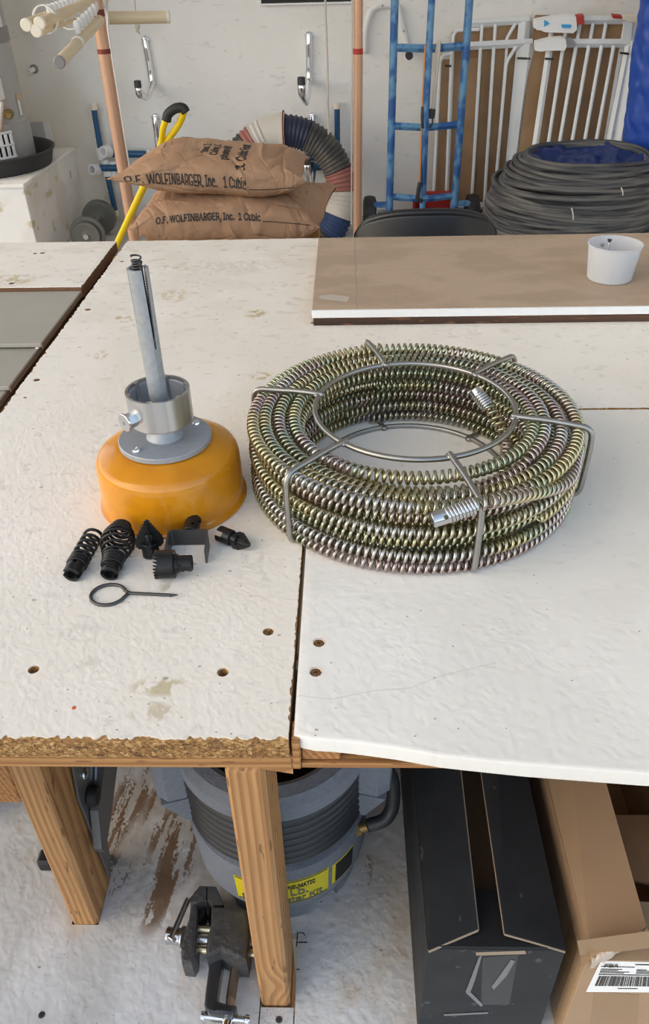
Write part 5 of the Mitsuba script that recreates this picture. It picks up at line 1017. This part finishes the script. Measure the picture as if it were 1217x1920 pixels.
for P in ([(898, 1795), (904, 1792), (890, 1840), (880, 1866), (873, 1860), (885, 1836)], [(958, 1800), (966, 1802), (950, 1830), (926, 1856), (922, 1850), (944, 1824)], [(874, 1862), (880, 1858), (906, 1884), (902, 1888)], [(905, 1795), (972, 1790), (955, 1884), (902, 1884)], [(832, 1902), (916, 1898), (914, 1901), (833, 1905)]):
    strip(k, P, 'tape_scrap', 'm_blacktape' if len(P) == 4 and P[0][0] == 905 else 'm_tapegrey', None, Y0 - (.0002 if P[0][0] == 905 else .0008))
# the brown carton
k = thing('brown_carton', 'taped brown cardboard box with a white shipping label under the bench', 'box')
U0, U1, V0, V1, ZB1 = .2340, .395, .3700, .84, .462
for nm, lo, hi in (('front', (U0, V0, SZ), (U1, V0 + t_, ZB1)), ('side', (U0, V0 + t_, SZ), (U0 + t_, V1, ZB1)), ('side', (U1 - t_, V0 + t_, SZ), (U1, V1, ZB1)), ('back', (U0 + t_, V1 - t_, SZ), (U1 - t_, V1, ZB1)), ('bottom', (U0 + t_, V0 + t_, SZ), (U1 - t_, V1 - t_, SZ + t_))): part(k, nm, cbox(lo, hi, .0012), 'm_box', False)
p0, p1 = np.array([U0 + .001, V0 - .004, ZB1 + .012]), at(1213, 1741, X=.2915)
q1, q0 = np.array([.2960, V1, .5120]), np.array([U0 + .001, V1, ZB1 + .010])
fl = part(k, 'flap', panel([p0, p1, q1, q0], .0040), 'm_box', False, 'big top flap with tape along its edge')
part(fl, 'flap_bend', panel([(U0, V0 - .0025, ZB1 - .012), (U0 + .004, V0 - .0035, ZB1 + .0115), q0, (U0, V1, ZB1 - .012)], .003), 'm_box', False)
s = lambda u, v: (p0 * (1 - u) + p1 * u) * (1 - v) + (q0 * (1 - u) + q1 * u) * v
up = unit(np.cross(p1 - p0, q0 - p0))
part(fl, 'tape', panel([s(.68, .0) + up * .0006, s(1.0, .0) + up * .0006, s(1.0, 1) + up * .0006, s(.60, 1) + up * .0006], .0004), 'm_tape', False, 'brown tape strip')
part(fl, 'tape', panel([s(.02, -.004) + up * .0011, s(1.0, -.004) + up * .0011, s(1.0, .16) + up * .0011, s(.02, .10) + up * .0011], .0004), 'm_tape', False, 'brown tape across the end')
def film(u, v):
    w = meshkit.fbm(np.column_stack([u * 16, v * 3, u * 0]), 3, 5) - .5
    base = p0[None] * (1 - u)[:, None] + p1[None] * u[:, None]; q_ = np.clip(v * 2, 0, 1); dn = np.clip(v * 2 - 1, 0, 1)
    return base + (q0 - p0)[None] * ((1 - q_) * .055)[:, None] + up[None] * (.0016 + .004 * w * (v > .2))[:, None] + np.array([0, -.0042, 0])[None] * q_[:, None] + np.array([0, 0, -.0125])[None] * (dn * (1 + .7 * w))[:, None] + np.array([0, -.003, 0])[None] * (w * dn)[:, None]
part(fl, 'film_edge', thick(grid(film, 70, 12), .0005), 'm_clear_tape', True, 'crumpled clear film along the front edge')
for a, b in (((.52, .150), (.80, .06)), ((.80, .06), (.94, .022)), ((.66, .145), (.74, .10))): part(fl, 'film_crease', tube([s(*a) + up * .0014, (s(*a) + s(*b)) / 2 + up * .002, s(*b) + up * .0014], .0009, 6), 'm_shine', True)
part(k, 'ledge', panel([(U0 + .004, V0 - .0005, ZB1 - .001), (U1, V0 - .0005, ZB1 - .001), (U1, V0 + .05, ZB1 + .004), (U0 + .004, V0 + .06, ZB1 + .004)], .003), 'm_box', False, 'front flap folded over')
strip(k, [(1082, 1764), (1217, 1746), (1300, 1738), (1300, 1768), (1217, 1778), (1118, 1790), (1088, 1792)], 'tape', 'm_tape', 'tape over the front edge', V0 - .0004)
strip(k, [(1114, 1858), (1198, 1866), (1194, 1935), (1106, 1935)], 'tape', 'm_tape', 'tape strip below the label', V0 - .0004)
lp = [(1127, 1802), (1235, 1805), (1235, 1861), (1099, 1860)]
def lq(u, v): a, b, c, d = [at(x, y, Y=V0 - .0008) for x, y in lp]; return (d * (1 - u) + c * u) * (1 - v) + (a * (1 - u) + b * u) * v
sl_ = part(k, 'shipping_label', slab([lq(0, 0), lq(1, 0), lq(1, 1), lq(0, 1)], (0, 1, 0), .0004), 'm_paper', False, 'white shipping label with a barcode')
def bar_(u0, v0, u1, v1, nm='print'): part(sl_, nm, slab([p - [0, .0005, 0] for p in (lq(u0, v0), lq(u1, v0), lq(u1, v1), lq(u0, v1))], (0, 1, 0), .0003), 'm_ink', False)
Ml = frame(lq(.07, .86) - [0, .0012, 0], lq(.5, .86) - lq(.07, .86), (0, 0, 1)); part(sl_, 'lettering', text('FBA', .0055, Ml, .0003, True), 'm_ink', False)
bar_(.04, .84, .60, .850); bar_(.06, .585, .99, .600); u = .08; r_ = np.random.default_rng(12); i = 0
while u < .90:
    w = r_.choice([.006, .010, .015]); bar_(u, .22, u + w, .54, 'barcode_bar'); u += w + r_.choice([.006, .009, .014]); i += 1
for v in (.76, .72, .68, .64): bar_(.06, v, .30 + .25 * r_.random(), v + .010); bar_(.64, v, .74 + .2 * r_.random(), v + .010)
bar_(.42, .13, .70, .145); bar_(.60, .92, .86, .94)
part(k, 'tape', panel([(U0 - .0006, V0 + .02, SZ + .02), (U0 - .0006, V0 + .05, SZ + .02), (U0 - .0006, V0 + .05, ZB1 - .01), (U0 - .0006, V0 + .02, ZB1 - .01)], .0004), 'm_tape', False)
part(k, 'lining', cbox((U0 + .06, V0 + .14, SZ + .012), (U1 - t_ - .0004, V1 - .01, SZ + .020), .001), 'm_card', False, 'inner cardboard')
part(k, 'inner_flap', panel([(.300, V0 + .10, ZB1 - .03), (U1 - .005, V0 + .08, ZB1 - .03), (U1 - .005, V0 + .19, ZB1 - .05), (.302, V0 + .19, ZB1 - .05)], .003), 'm_card', False)
# folding step behind the left post
k = thing('folding_step', 'grey metal folding step behind the left bench post', 'step stool')
def xs(pts, X, t, nm, b, lab=None): part(k, nm, slab([at(x, y, X=X) for x, y in pts], (-1, 0, 0), t), b, False, lab)
xs([(135, 1420), (190, 1420), (181, 1468), (186, 1500), (198, 1562), (207, 1606), (207, 1645), (150, 1500)], -.317, .003, 'side_plate', 'm_stepmetal')
xs([(199, 1420), (222, 1420), (212, 1505), (198, 1598), (191, 1592), (184, 1520)], -.305, .010, 'rail', 'm_stepmetal', 'dark side rail')
xs([(183, 1420), (204, 1420), (187, 1490), (181, 1470)], -.3125, .003, 'rail', 'm_alu', 'bright aluminium rail')
for x, y in ((159, 1451), (182, 1528)):
    part(k, 'rivet', xf(lathe([(0, 0), (.0075, 0), (.0070, .002), (.004, .0035), (0, .0036)], 20), rot('y', 90), at(x, y, X=-.3168)), 'm_steel', 30)
q = at(172, 1492, X=-.312); part(k, 'lock', xf(cyl((0, 0, -.004), (0, 0, .008), .0125, 18, .002), rot('y', 90), q), 'm_dark', 30)
q = at(84, 1612, Z=SZ + .010); part(k, 'foot', cbox((q[0] - .007, q[1] - .012, SZ), (q[0] + .014, q[1] + .012, SZ + .022), .004), 'm_rubber', 30, 'black rubber foot'); part(k, 'foot_bar', cbox((q[0] + .013, q[1] - .006, SZ + .004), (-.3205, q[1] + .006, SZ + .016), .002), 'm_stepmetal', False)
